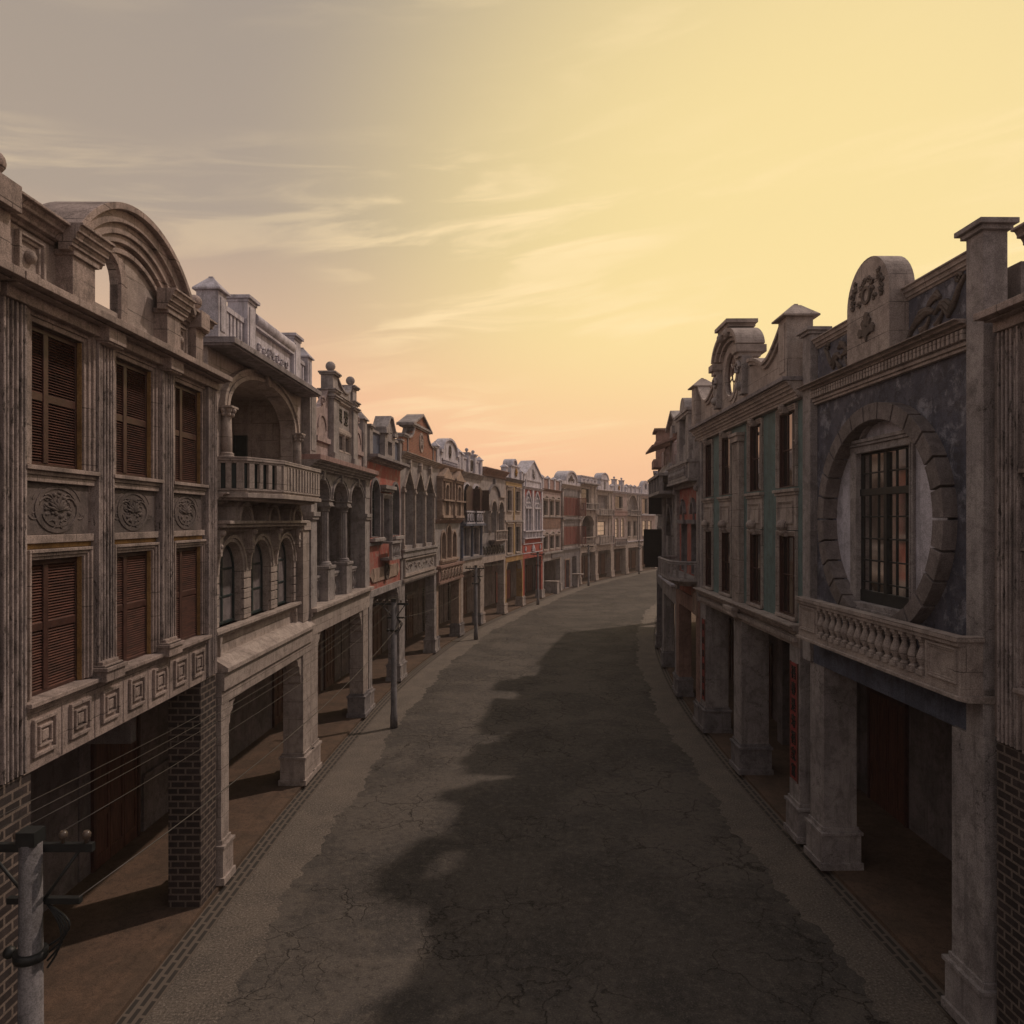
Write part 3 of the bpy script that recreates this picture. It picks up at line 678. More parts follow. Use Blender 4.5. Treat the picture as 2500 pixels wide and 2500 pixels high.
    pier(B, 5.95, w-.01, 4.0, .09, .6, 'cream'); pier(B, 0.0, .42, 4.0, .09, .6, 'cream')
    bracket(B, .44, 4.0, 1); bracket(B, 5.93, 4.0, -1)
    B.part('dado', 'inner', lambda m: [m.box(2.6, w, -3.0, -2.94, .15, 1.5), m.box(2.6, w, -3.0, -2.90, 1.5, 1.58)])
    doors(B, [(.5, 2.3)], 3.3, leaves=3)
    # parapet
    for (a, b, zt, cap) in ((-.22, .22, 12.92, 'pyr'), (1.45, 2.0, 13.18, 'flat'), (4.98, 5.6, 13.18, 'flat'), (6.33, 6.76, 12.92, 'pyr')):
        post(B, a, b, -.36, .12, 11.92, zt, 'white', cap, .05, .30, groove=True)
    for (a, b) in ((.22, 1.45), (5.6, 6.33)):
        def bl(m):
            m.box(a, b, -.15, .05, 11.92, 12.02); m.box(a, b, -.15, .05, 12.64, 12.76)
            n = max(3, int((b-a)/.19))
            for i in range(n): m.box(a+(b-a)*(i+.5)/n-.06, a+(b-a)*(i+.5)/n+.06, -.13, .02, 12.0, 12.66)
            m.box(a, b, -.15, -.125, 12.0, 12.66)
        B.part('parapet_balustrade', 'white', bl)
    def cent(m):
        m.box(2.0, 4.98, -.25, .02, 11.92, 12.74)
    B.part('parapet', 'white', cent)
    def relief(m):
        for q in (-1, 1):
            for k, (dx, s, f) in enumerate(((.15, .16, 1), (.55, .13, -1), (.95, .11, 1))): swirl(m, 3.49+q*dx, 12.3, .04, s, -q, 1.3, .045, f)
        leafy(m, 3.49, 12.3, .04, .14, 8)
    B.part('relief', 'white', relief)
    B.part('parapet_roll', 'white', lambda m: [m.tube([(2.0, .02, 12.90), (4.98, .02, 12.90)], .17, 16), m.box(2.0, 4.98, -.2, .12, 12.70, 12.78)])
def L3():
    B = Bld('L', LN[3], LN[4], 'grey shophouse with three-arched loggia and black characters between two ball-topped gable towers', bevel=.006); w = B.w
    body(B, 9.7, z0=5.1, loggia=-2.2)
    ops = [(.62, 2.2), (2.65, 4.55), (5.02, 6.98)]
    def wallf(m):
        O = [(0, 8.72)]
        for a, b in ops:
            cu, h = (a+b)/2, (b-a)/2
            O += [(a, 8.72)]+[(cu-h*math.cos(PI*i/16), 8.72+.63*math.sin(PI*i/16)) for i in range(1, 16)]+[(b, 8.72)]
        O += [(w, 8.72), (w, 9.62), (0, 9.62)]
        m.prism(O, [], -.40, 0)
    B.part('arcade_wall', 'grey', wallf)
    for a, b in ops:
        B.part('archivolt', 'grey', lambda m: [m.arch((a+b)/2, 8.72, (b-a)/2, (b-a)/2+.09, -.1, .05, 0, 180, 20, .63, .72), m.arch((a+b)/2, 8.72, (b-a)/2+.09, (b-a)/2+.15, -.1, .08, 0, 180, 20, .72, .78), m.prism([((a+b)/2-.05, 9.3), ((a+b)/2+.05, 9.3), ((a+b)/2+.1, 9.6), ((a+b)/2-.1, 9.6)], [], -.1, .12)])
    for u in (2.42, 4.79):
        column(B, u, -.20, 6.46, 8.52, .165, 'grey'); B.part('impost', 'grey', lambda m: [m.box(u-.26, u+.26, -.42, .03, 8.52, 8.60), m.box(u-.22, u+.22, -.40, .0, 8.60, 8.724), m.box(u-.30, u+.30, -.44, .06, 8.66, 8.70)])
        B.part('pedestal', 'grey', lambda m: [m.box(u-.40, u+.40, -.50, .04, 5.28, 6.36), m.box(u-.44, u+.44, -.54, .08, 6.36, 6.46)])
    for a, b in ((0.0, .60), (7.0, w-.01)):
        B.part('end_pier', 'grey', lambda m: [m.box(a, b, -.5, .10, 5.28, 8.9), m.box(a-.03, b+.03, -.5, .16, 8.02, 8.12), m.box(a-.05, b+.05, -.5, .20, 8.12, 8.26), m.box(a, b, -.4, .12, 8.9, 9.62)])
    for a, b in ((.6, 2.02), (2.82, 4.39), (5.19, 7.0)):
        B.part('loggia_rail', 'grey', lambda m: [m.box(a, b, -.42, -.18, 6.08, 6.16), m.box(a, b, -.38, -.22, 5.98, 6.08)])
        n = int((b-a)/.28)
        for i in range(n): B.part('baluster', 'grey', lambda m: baluster(m, a+(b-a)*(i+.5)/n, -.30, 5.28, 5.99, 1.2, 8))
    B.part('loggia_floor', 'cream', lambda m: m.box(0, w, -2.3, .28, 5.16, 5.28))
    B.part('loggia_side_wall', 'grey', lambda m: [m.box(0, .25, -2.2, -.5, 5.28, 9.65), m.box(w-.25, w, -2.2, -.5, 5.28, 9.65), m.box(.25, w-.25, -2.2, -.4, 9.5, 9.66)])
    B.part('beam', 'cream', lambda m: [m.box(0.004, w, -.6, .10, 4.42, 5.16), m.box(0.004, w, -.6, .15, 5.02, 5.158)])
    pier(B, 0.01, .72, 4.42, .09, .55); pier(B, 6.72, w-.25, 4.42, .09, .55, bm='greyd')
    bracket(B, .74, 4.42, 1); bracket(B, 6.70, 4.42, -1)
    doors(B, [(5.2, 7.2)], 3.2); 
    cornice(B, -.22, w+.05, 9.55, 9.86, .0, .42, 'grey', 4)
    B.part('terrace_edge', 'pinkstone', lambda m: m.box(-.22, w+.05, -.5, .46, 9.86, 10.02))
    # gable with sign
    o = .10; cx = 3.95
    B.part('gable_wall', 'grey', lambda m: [m.prism(rect(2.9, 4.95, 10.02, 12.55), [rect(3.15, 3.85, 10.5, 11.0), rect(4.03, 4.75, 10.5, 11.0)], -.2, .02), m.box(3.0, 4.9, -.2, -.15, 10.4, 11.1), m.box(2.9, 4.95, -.2, .1, 10.02, 10.4)])
    for q in (3.15, 4.05): B.part('gable_window', 'cream', lambda m: rectframe(m, q, q+.7, 10.5, 11.0, .09, 0.02, .10))
    B.part('sign_panel', 'cream', lambda m: [rectframe(m, 3.10, 4.78, 11.28, 12.10, .10, .02, .10), m.box(2.9, 4.95, -.1, .10, 11.1, 11.18)])
    letters(B, '興', 3.52, 11.68, .04, .56, 'ink', name='sign_character'); letters(B, '登', 4.32, 11.68, .04, .56, 'ink', name='sign_character')
    for a, b in ((2.28, 2.95), (4.92, 5.58)):
        def tw(m):
            m.box(a, b, -.35, .16, 10.02, 12.35)
            m.box(a-.05, b+.05, -.38, .21, 10.02, 10.3)
            for z in (12.12, 12.35): m.box(a-.05, b+.05, -.38, .22, z, z+.07); m.box(a-.09, b+.09, -.40, .27, z+.07, z+.12)
            m.box(a+.04, b-.04, -.3, .12, 12.4, 12.95); m.box(a-.03, b+.03, -.34, .2, 12.95, 13.0); m.box(a-.07, b+.07, -.37, .24, 13.0, 13.06)
        t = B.part('gable_tower', 'grey', tw)
        B.part('finial', 'grey', lambda m: [m.lathe((a+b)/2, -.05, [(.10, 13.04), (.06, 13.12), (.08, 13.15)], 12), m.ball((a+b)/2, -.05, 13.28, .17, 14)], t)
    def conc(m):
        pts = [(2.95, 12.35)]+[(2.95+1.97*i/12, 12.98-.5*math.sin(PI*i/12)**.7*(.55+.45*(i/12))) for i in range(13)]+[(4.92, 12.35)]
        m.prism(pts[1:-1]+[(4.92, 12.3), (2.95, 12.3)], [], -.18, .05); m.strip(pts[1:-1], .07, -.2, .12)
    B.part('gable_top', 'grey', conc)
    cornice(B, 2.9, 4.95, 12.15, 12.36, .02, .18, 'grey', 3)
    for (a, b, f) in ((.75, 2.28, 1), (5.58, 6.9, -1)):
        def wing(m):
            m.box(a, b, -.25, -.02, 10.02, 11.6)
            q = [(a if f > 0 else b, 11.6)]+[((a+(b-a)*t) if f > 0 else (b-(b-a)*t), 11.6+.85*t**2.2) for t in (0, .2, .4, .6, .8, 1)]+[(b if f > 0 else a, 11.6)]
            m.prism(q[1:-1]+[(b if f > 0 else a, 11.59), (a if f > 0 else b, 11.59)], [], -.25, -.02)
            m.box(a, b, -.02, .08, 10.55, 10.72); swirl(m, (a+b)/2+f*.2, 11.9, -.0, .18, f, 1.3, .05)
            m.arch((a+b)/2, 11.0, .42, .50, -.05, .02, 0, 180, 14)
        B.part('gable_wing', 'pinkgrey', wing)
    post(B, .05, .70, -.35, .05, 10.02, 12.0, 'grey', 'pyr', .06, .32, groove=True); post(B, 6.95, 7.55, -.35, .05, 10.02, 12.05, 'grey', 'pyr', .06, .32, groove=True)
def R1():
    B = Bld('R', RN[1], RN[2], 'stained blue-grey shophouse with a large stone-ringed round window over a baluster balcony', bevel=.006); w = B.w
    body(B, 11.9, front=-.42, u1=6.9)
    cu, cz = 3.78, 8.02
    def ell(a, b, n=48): return [(cu+a*math.cos(2*PI*i/n), cz+b*math.sin(2*PI*i/n)) for i in range(n)]
    B.part('wall', 'blue', lambda m: m.prism(rect(.35, 6.9, 5.24, 10.72), [[(u-.10, z) for u, z in ell(2.08, 1.94)]], -.40, .0))
    B.part('niche_wall', 'white', lambda m: m.prism([(u-.10, z) for u, z in ell(2.16, 2.02)], [rect(2.64, 4.66, 6.30, 9.40)], -.41, -.07))
    n = 26
    for i in range(n):
        a0 = 360/n*i+.6; a1 = 360/n*(i+1)-.6
        def vs(m): m.arch(cu-.10, cz, 2.06, 2.36, -.15, .24, a0, a1, 3, 1.92, 2.24)
        if cz+2.26*math.sin(math.radians((a0+a1)/2)) > 5.6: B.part('voussoir', 'voussoir', vs)
    # window
    pane_window(B, rect(2.64, 4.66, 6.30, 9.40), -.13, 'iron', 6, 7, .07, bars=.03, glassmat='mirror', liner='grey')
    B.part('transom', 'iron', lambda m: [m.box(2.66, 4.64, -.16, -.07, 8.5, 8.64), m.box(2.66, 4.64, -.16, -.08, 6.31, 6.57), m.box(3.59, 3.71, -.16, -.075, 6.57, 9.32)])
    B.part('window_surround', 'grey', lambda m: [m.box(2.36, 2.64, -.2, -.01, 6.2, 9.40), m.box(4.66, 4.72, -.2, -.01, 6.2, 9.40), m.box(2.34, 4.74, -.2, -.01, 9.40, 9.52), m.box(2.3, 4.80, -.2, .03, 9.52, 9.58), m.box(2.26, 4.86, -.2, .06, 9.58, 9.65), m.arch(3.72, 8.78, 1.22, 1.28, -.15, .03, 46, 134, 16)])
    B.part('window_sill', 'grey', lambda m: [m.box(2.5, 4.8, -.3, .10, 6.24, 6.33), m.box(2.45, 4.85, -.3, .14, 6.17, 6.24)])
    for a, b in ((.35, .78), (6.52, 6.93)):
        B.part('pilaster', 'grey', lambda m: [m.box(a, b, -.2, .17, 4.7, 12.35), m.box(a-.06, b+.06, -.25, .23, 12.35, 12.42), m.box(a-.12, b+.12, -.3, .29, 12.42, 12.50)])
    cornice(B, .36, 6.5, 11.0, 11.14, .02, .36, 'cream', 3)
    B.part('dentil_course', 'cream', lambda m: [m.box(.8, 6.5, -.1, .10, 10.80, 11.0)]+[m.box(.85+.118*i, .92+.118*i, .05, .20, 10.82, 10.985) for i in range(48)])
    B.part('moulding', 'cream', lambda m: [m.box(.8, 6.5, -.1, .13, 10.74, 10.80), m.box(.8, 6.5, -.1, .09, 10.68, 10.74)])
    B.part('parapet', 'blue', lambda m: m.box(.8, 6.5, -.3, .0, 10.73, 12.02))
    B.part('coping', 'cream', lambda m: m.prof(cornice_prof(11.98, 12.20, 0, .16, 3), .8, 6.52))
    def stele(m):
        a, b = 3.0, 4.62; c = (a+b)/2; r = (b-a)/2
        m.prism(rarch(a, b, 11.12, 12.22, r, 20), [], -.12, .36)
    st = B.part('stele', 'cream', stele)
    def crest(m):
        c = 3.81
        m.arch(c, 12.32, .12, .175, .34, .40, 0, 360, 20)
        for q in (-1, 1):
            for du, dz, sz, f, dd in ((.27, 12.36, .085, 1, 1), (.26, 12.56, .085, -1, 1), (.40, 12.50, .085, 1, -1), (.53, 12.58, .08, -1, 1), (.62, 12.42, .085, 1, 1), (.47, 12.33, .08, -1, -1), (.36, 12.20, .075, 1, 1), (.60, 12.24, .07, -1, 1), (.13, 12.60, .06, 1, 1), (.40, 12.68, .055, -1, -1)):
                swirl(m, c+q*du, dz, .36, sz, q*dd, 1.0, .04, f)
    B.part('crest', 'carve', crest, st)
    B.part('palmette', 'carve', lambda m: [m.prism([(3.810, 11.420), (3.855, 11.535), (3.981, 11.576), (4.089, 11.559), (4.125, 11.666), (4.053, 11.748), (3.936, 11.715), (3.981, 11.830), (3.909, 11.896), (3.873, 11.797), (3.909, 11.945), (3.810, 12.002), (3.711, 11.928), (3.747, 11.797), (3.693, 11.879), (3.621, 11.814), (3.675, 11.699), (3.549, 11.732), (3.495, 11.633), (3.549, 11.551), (3.675, 11.568), (3.765, 11.518)], [], .34, .40)], st)
    for q in (-1, 1):
        c = 5.5 if q > 0 else 2.0
        def sc(m):
            def frond(P, w):    # flat tapering leaf ribbon
                n_ = len(P)
                for k in range(3):
                    m.tube([(c+q*(u+.045*(k-1)*(1-abs(2*i_/(n_-1)-1))), .02+.012*(k == 1), z+.075*(k-1)*(1-abs(2*i_/(n_-1)-1))) for i_, (u, z) in enumerate(P)], [w*(.35+.65*math.sin(PI*(i_+.4)/n_)) for i_ in range(n_)], 6)
            frond([(-.85, 11.28), (-.72, 11.44), (-.52, 11.58), (-.28, 11.62), (-.05, 11.55)], .05)
            frond([(-.05, 11.5), (.12, 11.62), (.25, 11.58), (.38, 11.45), (.5, 11.55), (.62, 11.75), (.78, 11.9)], .055)
            frond([(-.3, 11.6), (-.2, 11.74), (-.02, 11.82), (.12, 11.74)], .04)
            frond([(-.2, 11.5), (-.28, 11.36), (-.42, 11.3), (-.5, 11.38)], .035); frond([(.2, 11.5), (.1, 11.36), (-.05, 11.32)], .035)
            swirl(m, c+q*.70, 11.9, .03, .09, q, 1.1, .04); swirl(m, c+q*.02, 11.8, .03, .07, q, 1.1, .03, -1); m.ball(c-q*.84, .02, 11.26, .06, 8)
        B.part('scroll_relief', 'carve', sc)
    # balcony
    o1 = .55
    bal = B.part('balcony', 'cream', lambda m: [m.box(.97, 6.93, -.2, o1-.03, 5.36, 5.46), m.prof([(-.1, 5.24), (.42, 5.26), (o1+.03, 5.30), (o1+.03, 5.36), (-.1, 5.36)], .94, 6.96)])
    B.part('handrail', 'cream', lambda m: [m.box(.94, 6.97, o1-.16, o1+.05, 6.17, 6.25), m.box(.97, 6.94, o1-.13, o1+.02, 6.10, 6.17), m.box(6.78, 6.97, .17, o1-.16, 6.17, 6.25)], bal)
    for a, b in ((.97, 1.95), (6.0, 6.93)):
        B.part('balcony_pedestal', 'cream', lambda m: [m.box(a, b, o1-.11, o1-.03, 5.46, 6.10), rectframe(m, a+.18, b-.18, 5.62, 5.96, .10, o1-.04, o1)], bal)
    B.part('balcony_side', 'cream', lambda m: m.box(6.80, 6.93, .17, o1-.11, 5.46, 6.17), bal); B.part('balcony_side', 'cream', lambda m: m.box(.97, 1.1, .0, o1-.11, 5.46, 6.17), bal)
    for i in range(15):
        u = 1.95+4.05*(i+.5)/15
        B.part('baluster', 'cream', lambda m: [m.box(u-.085, u+.085, o1-.15, o1+.0, 5.46, 5.54), baluster(m, u, o1-.08, 5.54, 6.04, 1.35, 12), m.box(u-.075, u+.075, o1-.15, o1, 6.04, 6.10)], bal)
    B.part('beam', 'bluetrim', lambda m: m.box(.36, 6.52, -.5, .09, 4.68, 5.24))
    pier(B, .62, 1.35, 4.68, .10, .75, 'grey'); pier(B, 6.14, 6.93, 4.70, .16, .75, 'grey')
    doors(B, [(2.2, 3.6), (4.3, 5.7)], 3.4, 'rail', leaves=2)
    B.part('inner_brick', 'brownbrick', lambda m: m.box(3.65, 4.15, -3.0, -2.85, .15, 4.7))
def R2():
    B = Bld('R', RN[2], RN[3], 'sea-green shophouse with an oculus gable between two pyramid-capped towers', bevel=.006); w = B.w
    body(B, 11.3, front=-.42)
    xs = [(.55, 1.55), (2.80, 3.92), (5.95, 7.05), (8.50, 9.68)]
    holes = []
    for a, b in xs: holes += [rect(a, b, 5.55, 7.6), rect(a, b, 8.85, 10.8)]
    B.part('wall', 'teal', lambda m: m.prism(rect(.0, w, 5.0, 11.0), holes, -.40, 0))
    for i, (a, b) in enumerate(xs):
        for c, d in ((5.55, 7.6), (8.85, 10.8)):
            fr = pane_window(B, rect(a, b, c, d), -.09, 'rail', 3, 2, .05, bars=.03, liner='rail', glassmat='glass')
            if c > 8 and i: B.part('mullion', 'cream', lambda m: [m.box(a+(b-a)*.66, a+(b-a)*.66+.05, -.09, -.04, c+.05, d-.05), m.box(b-.14, b-.06, -.09, -.04, c+.05, d-.05), m.box(a+(b-a)*.66+.05, b-.14, -.09, -.045, c+1.15, c+1.2)], fr)
        for c, d in ((5.5, 7.6), (8.85, 10.8)): B.part('architrave', 'cream', lambda m: rectframe(m, a, b, c, d, .13, 0, .07, False))
        B.part('window_sill', 'cream', lambda m: [m.box(a-.2, b+.2, -.1, .14, 8.72, 8.80), m.box(a-.16, b+.16, -.1, .09, 8.64, 8.72)]); B.part('window_sill', 'cream', lambda m: m.box(a-.1, b+.1, -.35, .10, 5.47, 5.545))
        B.part('spandrel_panel', 'cream', lambda m: [m.box(a-.14, b+.14, -.1, .05, 7.75, 8.64), rectframe(m, a+.12, b-.12, 7.98, 8.42, .07, .05, .09)])
        c = (a+b)/2
        B.part('keystone', 'cream', lambda m: [m.box(c-.10, c+.10, 0, .17, 10.76, 10.92), m.ball(c, .14, 10.90, .11, 10)]); B.part('scroll_key', 'cream', lambda m: [m.box(c-.08, c+.08, 0, .12, 7.58, 7.74), m.ball(c, .15, 7.86, .15, 12), m.ball(c, .12, 7.70, .10, 10)])
    for a, b in ((0, .30),):
        B.part('end_pilaster', 'grey', lambda m: m.box(a, b, -.1, .10, 5.4, 11.0))
    B.part('pilaster', 'cream', lambda m: [fluted(m, 4.62, 5.32, 5.45, 10.45, -.02, .17, 5), m.box(4.55, 5.39, -.02, .22, 10.45, 10.62), m.box(4.5, 5.44, -.02, .27, 10.62, 10.72)])
    B.part('frieze', 'cream', lambda m: m.box(0, w, -.3, .16, 10.98, 11.2))
    cornice(B, -.05, w+.05, 11.0, 11.40, .10, .46, 'cream', 5)
    B.part('cornice_slab', 'asheave', lambda m: m.box(-.08, w+.08, -.4, .54, 11.40, 11.50))
    cornice(B, .0, w, 5.12, 5.44, .02, .36, 'cream', 3, 'belt_cornice')
    B.part('beam', 'cream', lambda m: m.box(0, w, -.5, .10, 4.88, 5.12))
    B.part('dentil_course', 'cream', lambda m: [m.box(.1+.15*i, .19+.15*i, .05, .22, 5.0, 5.115) for i in range(67)])
    pier(B, .05, .85, 4.88, .08, .85, 'grey', bm='greyd'); pier(B, 4.5, 5.32, 4.88, .08, .85, 'grey', bm='greyd', cap=False); pier(B, 9.45, w-.02, 4.88, .08, .85, 'grey')
    B.part('pier_capital', 'cream', lambda m: [m.box(4.5, 5.32, .08, .34, 5.02, 5.12), m.tube([(4.45, .30, 5.10), (5.37, .30, 5.10)], .11, 12), m.box(4.42, 5.4, .0, .42, 5.18, 5.3)])
    for q0, q1, q2 in ((5.9, 6.6, -1.9), (1.9, 2.4, -2.2)): B.part('inner_pier', 'inner', lambda m: m.box(q0, q1, -3.0, q2, .15, 4.8))
    doors(B, [(3.0, 4.8), (7.3, 9.2)], 3.2, 'wood')
    # gable and towers
    f = .40
    for a, b in ((.02, .60), (9.55, 10.13)):
        post(B, a, b, -.25, f, 11.5, 12.98, 'cream', 'pyr', .10, .34, name='tower', groove=True)
    cg = 4.75
    def gab(m):
        pts = [(.6, 11.5), (9.55, 11.5), (9.55, 12.95)]
        for t in range(0, 11): q = t/10; pts.append((9.55-1.55*q, 12.95-.72*math.sin(q*PI/2)))
        for t in range(1, 9): q = t/8; pts.append((8.0-1.35*q, 12.23+.36*math.sin(q*PI/2)))
        pts += [(6.3, 12.65), (6.2, 13.15)]
        for t in range(0, 17): q = t/16; pts.append((cg+1.4*math.cos(PI*q), 13.15+.75*math.sin(PI*q)))
        pts += [(3.3, 12.65)]
        for t in range(1, 9): q = t/8; pts.append((2.85-1.2*q*.9, 12.6-.37*math.sin(q*PI/2)))
        for t in range(1, 11): q = t/10; pts.append((1.75-1.15*q, 12.23+.72*(1-math.cos(q*PI/2))))
        ov = [(cg+.62*math.cos(2*PI*i/28), 12.62+.68*math.sin(2*PI*i/28)) for i in range(28)]
        m.prism(pts, [ov], .08, .20)
    G = B.part('gable', 'cream', gab)
    B.part('gable_hood', 'cream', lambda m: [m.arch(cg, 13.15, 1.25, 1.40, -.20, .42, 12, 168, 26, .62, .75), m.arch(cg, 13.15, 1.40, 1.52, -.35, .50, 8, 172, 26, .75, .88), m.arch(cg, 13.15, 1.05, 1.15, .1, .32, 10, 170, 22, .50, .6),
        m.box(cg+1.15, cg+1.65, -.35, .54, 12.98, 13.2), m.box(cg-1.65, cg-1.15, -.35, .54, 12.98, 13.2), m.box(cg+1.2, cg+1.58, -.2, .46, 12.85, 12.98), m.box(cg-1.58, cg-1.2, -.2, .46, 12.85, 12.98),
        m.box(cg-.6, cg+.6, -.35, .50, 14.0, 14.10), m.box(cg-.7, cg+.7, -.4, .58, 14.10, 14.22), m.ball(cg+.35, .45, 13.86, .15, 10), m.ball(cg-.35, .45, 13.86, .15, 10)], G)
    B.part('oculus', 'cream', lambda m: [m.arch(cg, 12.62, .62, .76, .1, .27, 0, 360, 32, .68, .84), m.arch(cg, 12.62, .76, .90, .1, .24, 0, 360, 32, .84, .98)], G)
    B.part('oculus_grille', 'rail', lambda m: [m.arch(cg, 12.62, .57, .63, .11, .15, 0, 360, 24, .63, .69), m.arch(cg, 12.62, .20, .25, .11, .15, 0, 360, 16)]+[m.tube([(cg+.23*math.cos(a), .13, 12.62+.23*math.sin(a)), (cg+.58*math.cos(a), .13, 12.62+.64*math.sin(a))], .022, 5) for a in [PI*k/3+.3 for k in range(6)]], G)
    for q in (-1, 1):
        def con(m):
            u = cg+q*1.42
            m.prism([(u-.2, 11.75), (u+.2, 11.75), (u+.22, 12.3), (u+.28, 12.85), (u-.28, 12.85), (u-.22, 12.3)], [], .1, .38); swirl(m, u+q*.1, 12.55, .42, .22, q, 1.3, .06); m.ball(u, .38, 12.0, .14, 10)
        B.part('scroll_console', 'grey', con, G)
    for k in (0, 1):
        p = [(9.55, 12.95)]+[(9.55-1.55*t/10, 12.95-.72*math.sin(t/10*PI/2)) for t in range(1, 11)]+[(8.0-1.35*t/8, 12.23+.36*math.sin(t/8*PI/2)) for t in range(1, 9)] if k == 0 else [(2.85-1.08*t/8, 12.6-.37*math.sin(t/8*PI/2)) for t in range(0, 9)]+[(1.75-1.15*t/10, 12.23+.72*(1-math.cos(t/10*PI/2))) for t in range(1, 11)]
        B.part('coping', 'cream', lambda m: [m.strip(p, -.09, -.12, .34), m.strip(p, .10, .1, .28)], G)
    return B
# ------------------------------------------------------------------ houses further down the street
def wall(B, mat, z0, z1, holes, o=0, name='wall'):
    return B.part(name, mat, lambda m: m.prism(rect(0, B.w-.004, z0, z1), holes, o-.40, o))
def arcade(B, zb, zt, mat='grey', pw=.6, bm=None, br=False, door=True, dz=3.0, dmat='wood', o=.08, base=1.0, dep=.55):
    B.part('beam', mat, lambda m: m.box(.004, B.w-.008, -.55, o, zb, zt))
    pier(B, .01, pw, zb, o-.01, dep, mat, base, bm); pier(B, B.w-pw, B.w-.015, zb, o-.01, dep, mat, base, bm)
    if br: bracket(B, pw+.01, zb, 1, s=.35, mat=mat); bracket(B, B.w-pw-.01, zb, -1, s=.35, mat=mat)
    if door: doors(B, [(1.2, B.w/2-.3), (B.w/2+.5, B.w-1.3)], dz, dmat, leaves=3)
def rwin(B, a, b, c, d, fm='iron', fr='grey', cols=2, rows=3, sill=True, w=.12, head=False, bars=.035, gm='glass'):
    pane_window(B, rect(a, b, c, d), -.22, fm, cols, rows, .06, bars=bars, glassmat=gm, liner=fr)
    B.part('architrave', fr, lambda m: rectframe(m, a, b, c, d, w, 0, .06, False, 2))
    if sill: B.part('window_sill', fr, lambda m: m.box(a-.16, b+.16, -.1, .14, c-.09, c))
    if head: B.part('window_hood', fr, lambda m: [m.box(a-.2, b+.2, -.05, .16, d+.14, d+.22), m.prism([(a-.2, d+.22), (b+.2, d+.22), ((a+b)/2, d+.56)], [[(a+.0, d+.27), (b-.0, d+.27), ((a+b)/2, d+.46)]], -.05, .16)])
def awin(B, a, b, c, zs, fm='iron', fr='grey', rise=None, cols=2, rows=5, w=.12, bars=.035, gm='glass'):
    sh = rarch(a, b, c, zs, rise); rise = (b-a)/2 if rise is None else rise
    pane_window(B, sh, -.22, fm, cols, rows, .06, bars=bars, glassmat=gm, liner=fr)
    B.part('archivolt', fr, lambda m: [m.arch((a+b)/2, zs, (b-a)/2, (b-a)/2+w, -.1, .07, 0, 180, 16, rise, rise+w), m.box(a-w, a, -.1, .07, c, zs), m.box(b, b+w, -.1, .07, c, zs)])
def rail_bal(B, a, b, c, d, o, mat='grey', n=8, flat=False, back=-.0):
    bl = B.part('balcony', mat, lambda m: m.box(a-.03, b+.03, back-.05, o+.03, c-.1, c))
    B.part('handrail', mat, lambda m: [m.box(a-.04, b+.04, o-.14, o+.04, d-.09, d), m.box(a, a+.14, o-.12, o, c, d-.09), m.box(b-.14, b, o-.12, o, c, d-.09)]+([m.box(a, a+.08, back, o-.14, d-.09, d), m.box(b-.08, b, back, o-.14, d-.09, d)] if o > .3 else []), bl)
    for i in range(n):
        u = a+.14+(b-a-.28)*(i+.5)/n
        B.part('baluster', mat, (lambda m: m.box(u-.05, u+.05, o-.10, o-.03, c, d-.09)) if flat else (lambda m: baluster(m, u, o-.07, c, d-.09, 1.2, 8)), bl)
    return bl
def lattice(m, a, b, c, d, o, n, r=.02):
    w = (b-a)/n
    for i in range(n):
        x = a+i*w
        m.tube([(x, o, c), (x+w, o, d)], r, 4); m.tube([(x+w, o, c), (x, o, d)], r, 4); m.arch(x+w/2, (c+d)/2, min(w, d-c)*.28, min(w, d-c)*.36, o-.02, o+.02, 0, 360, 10)
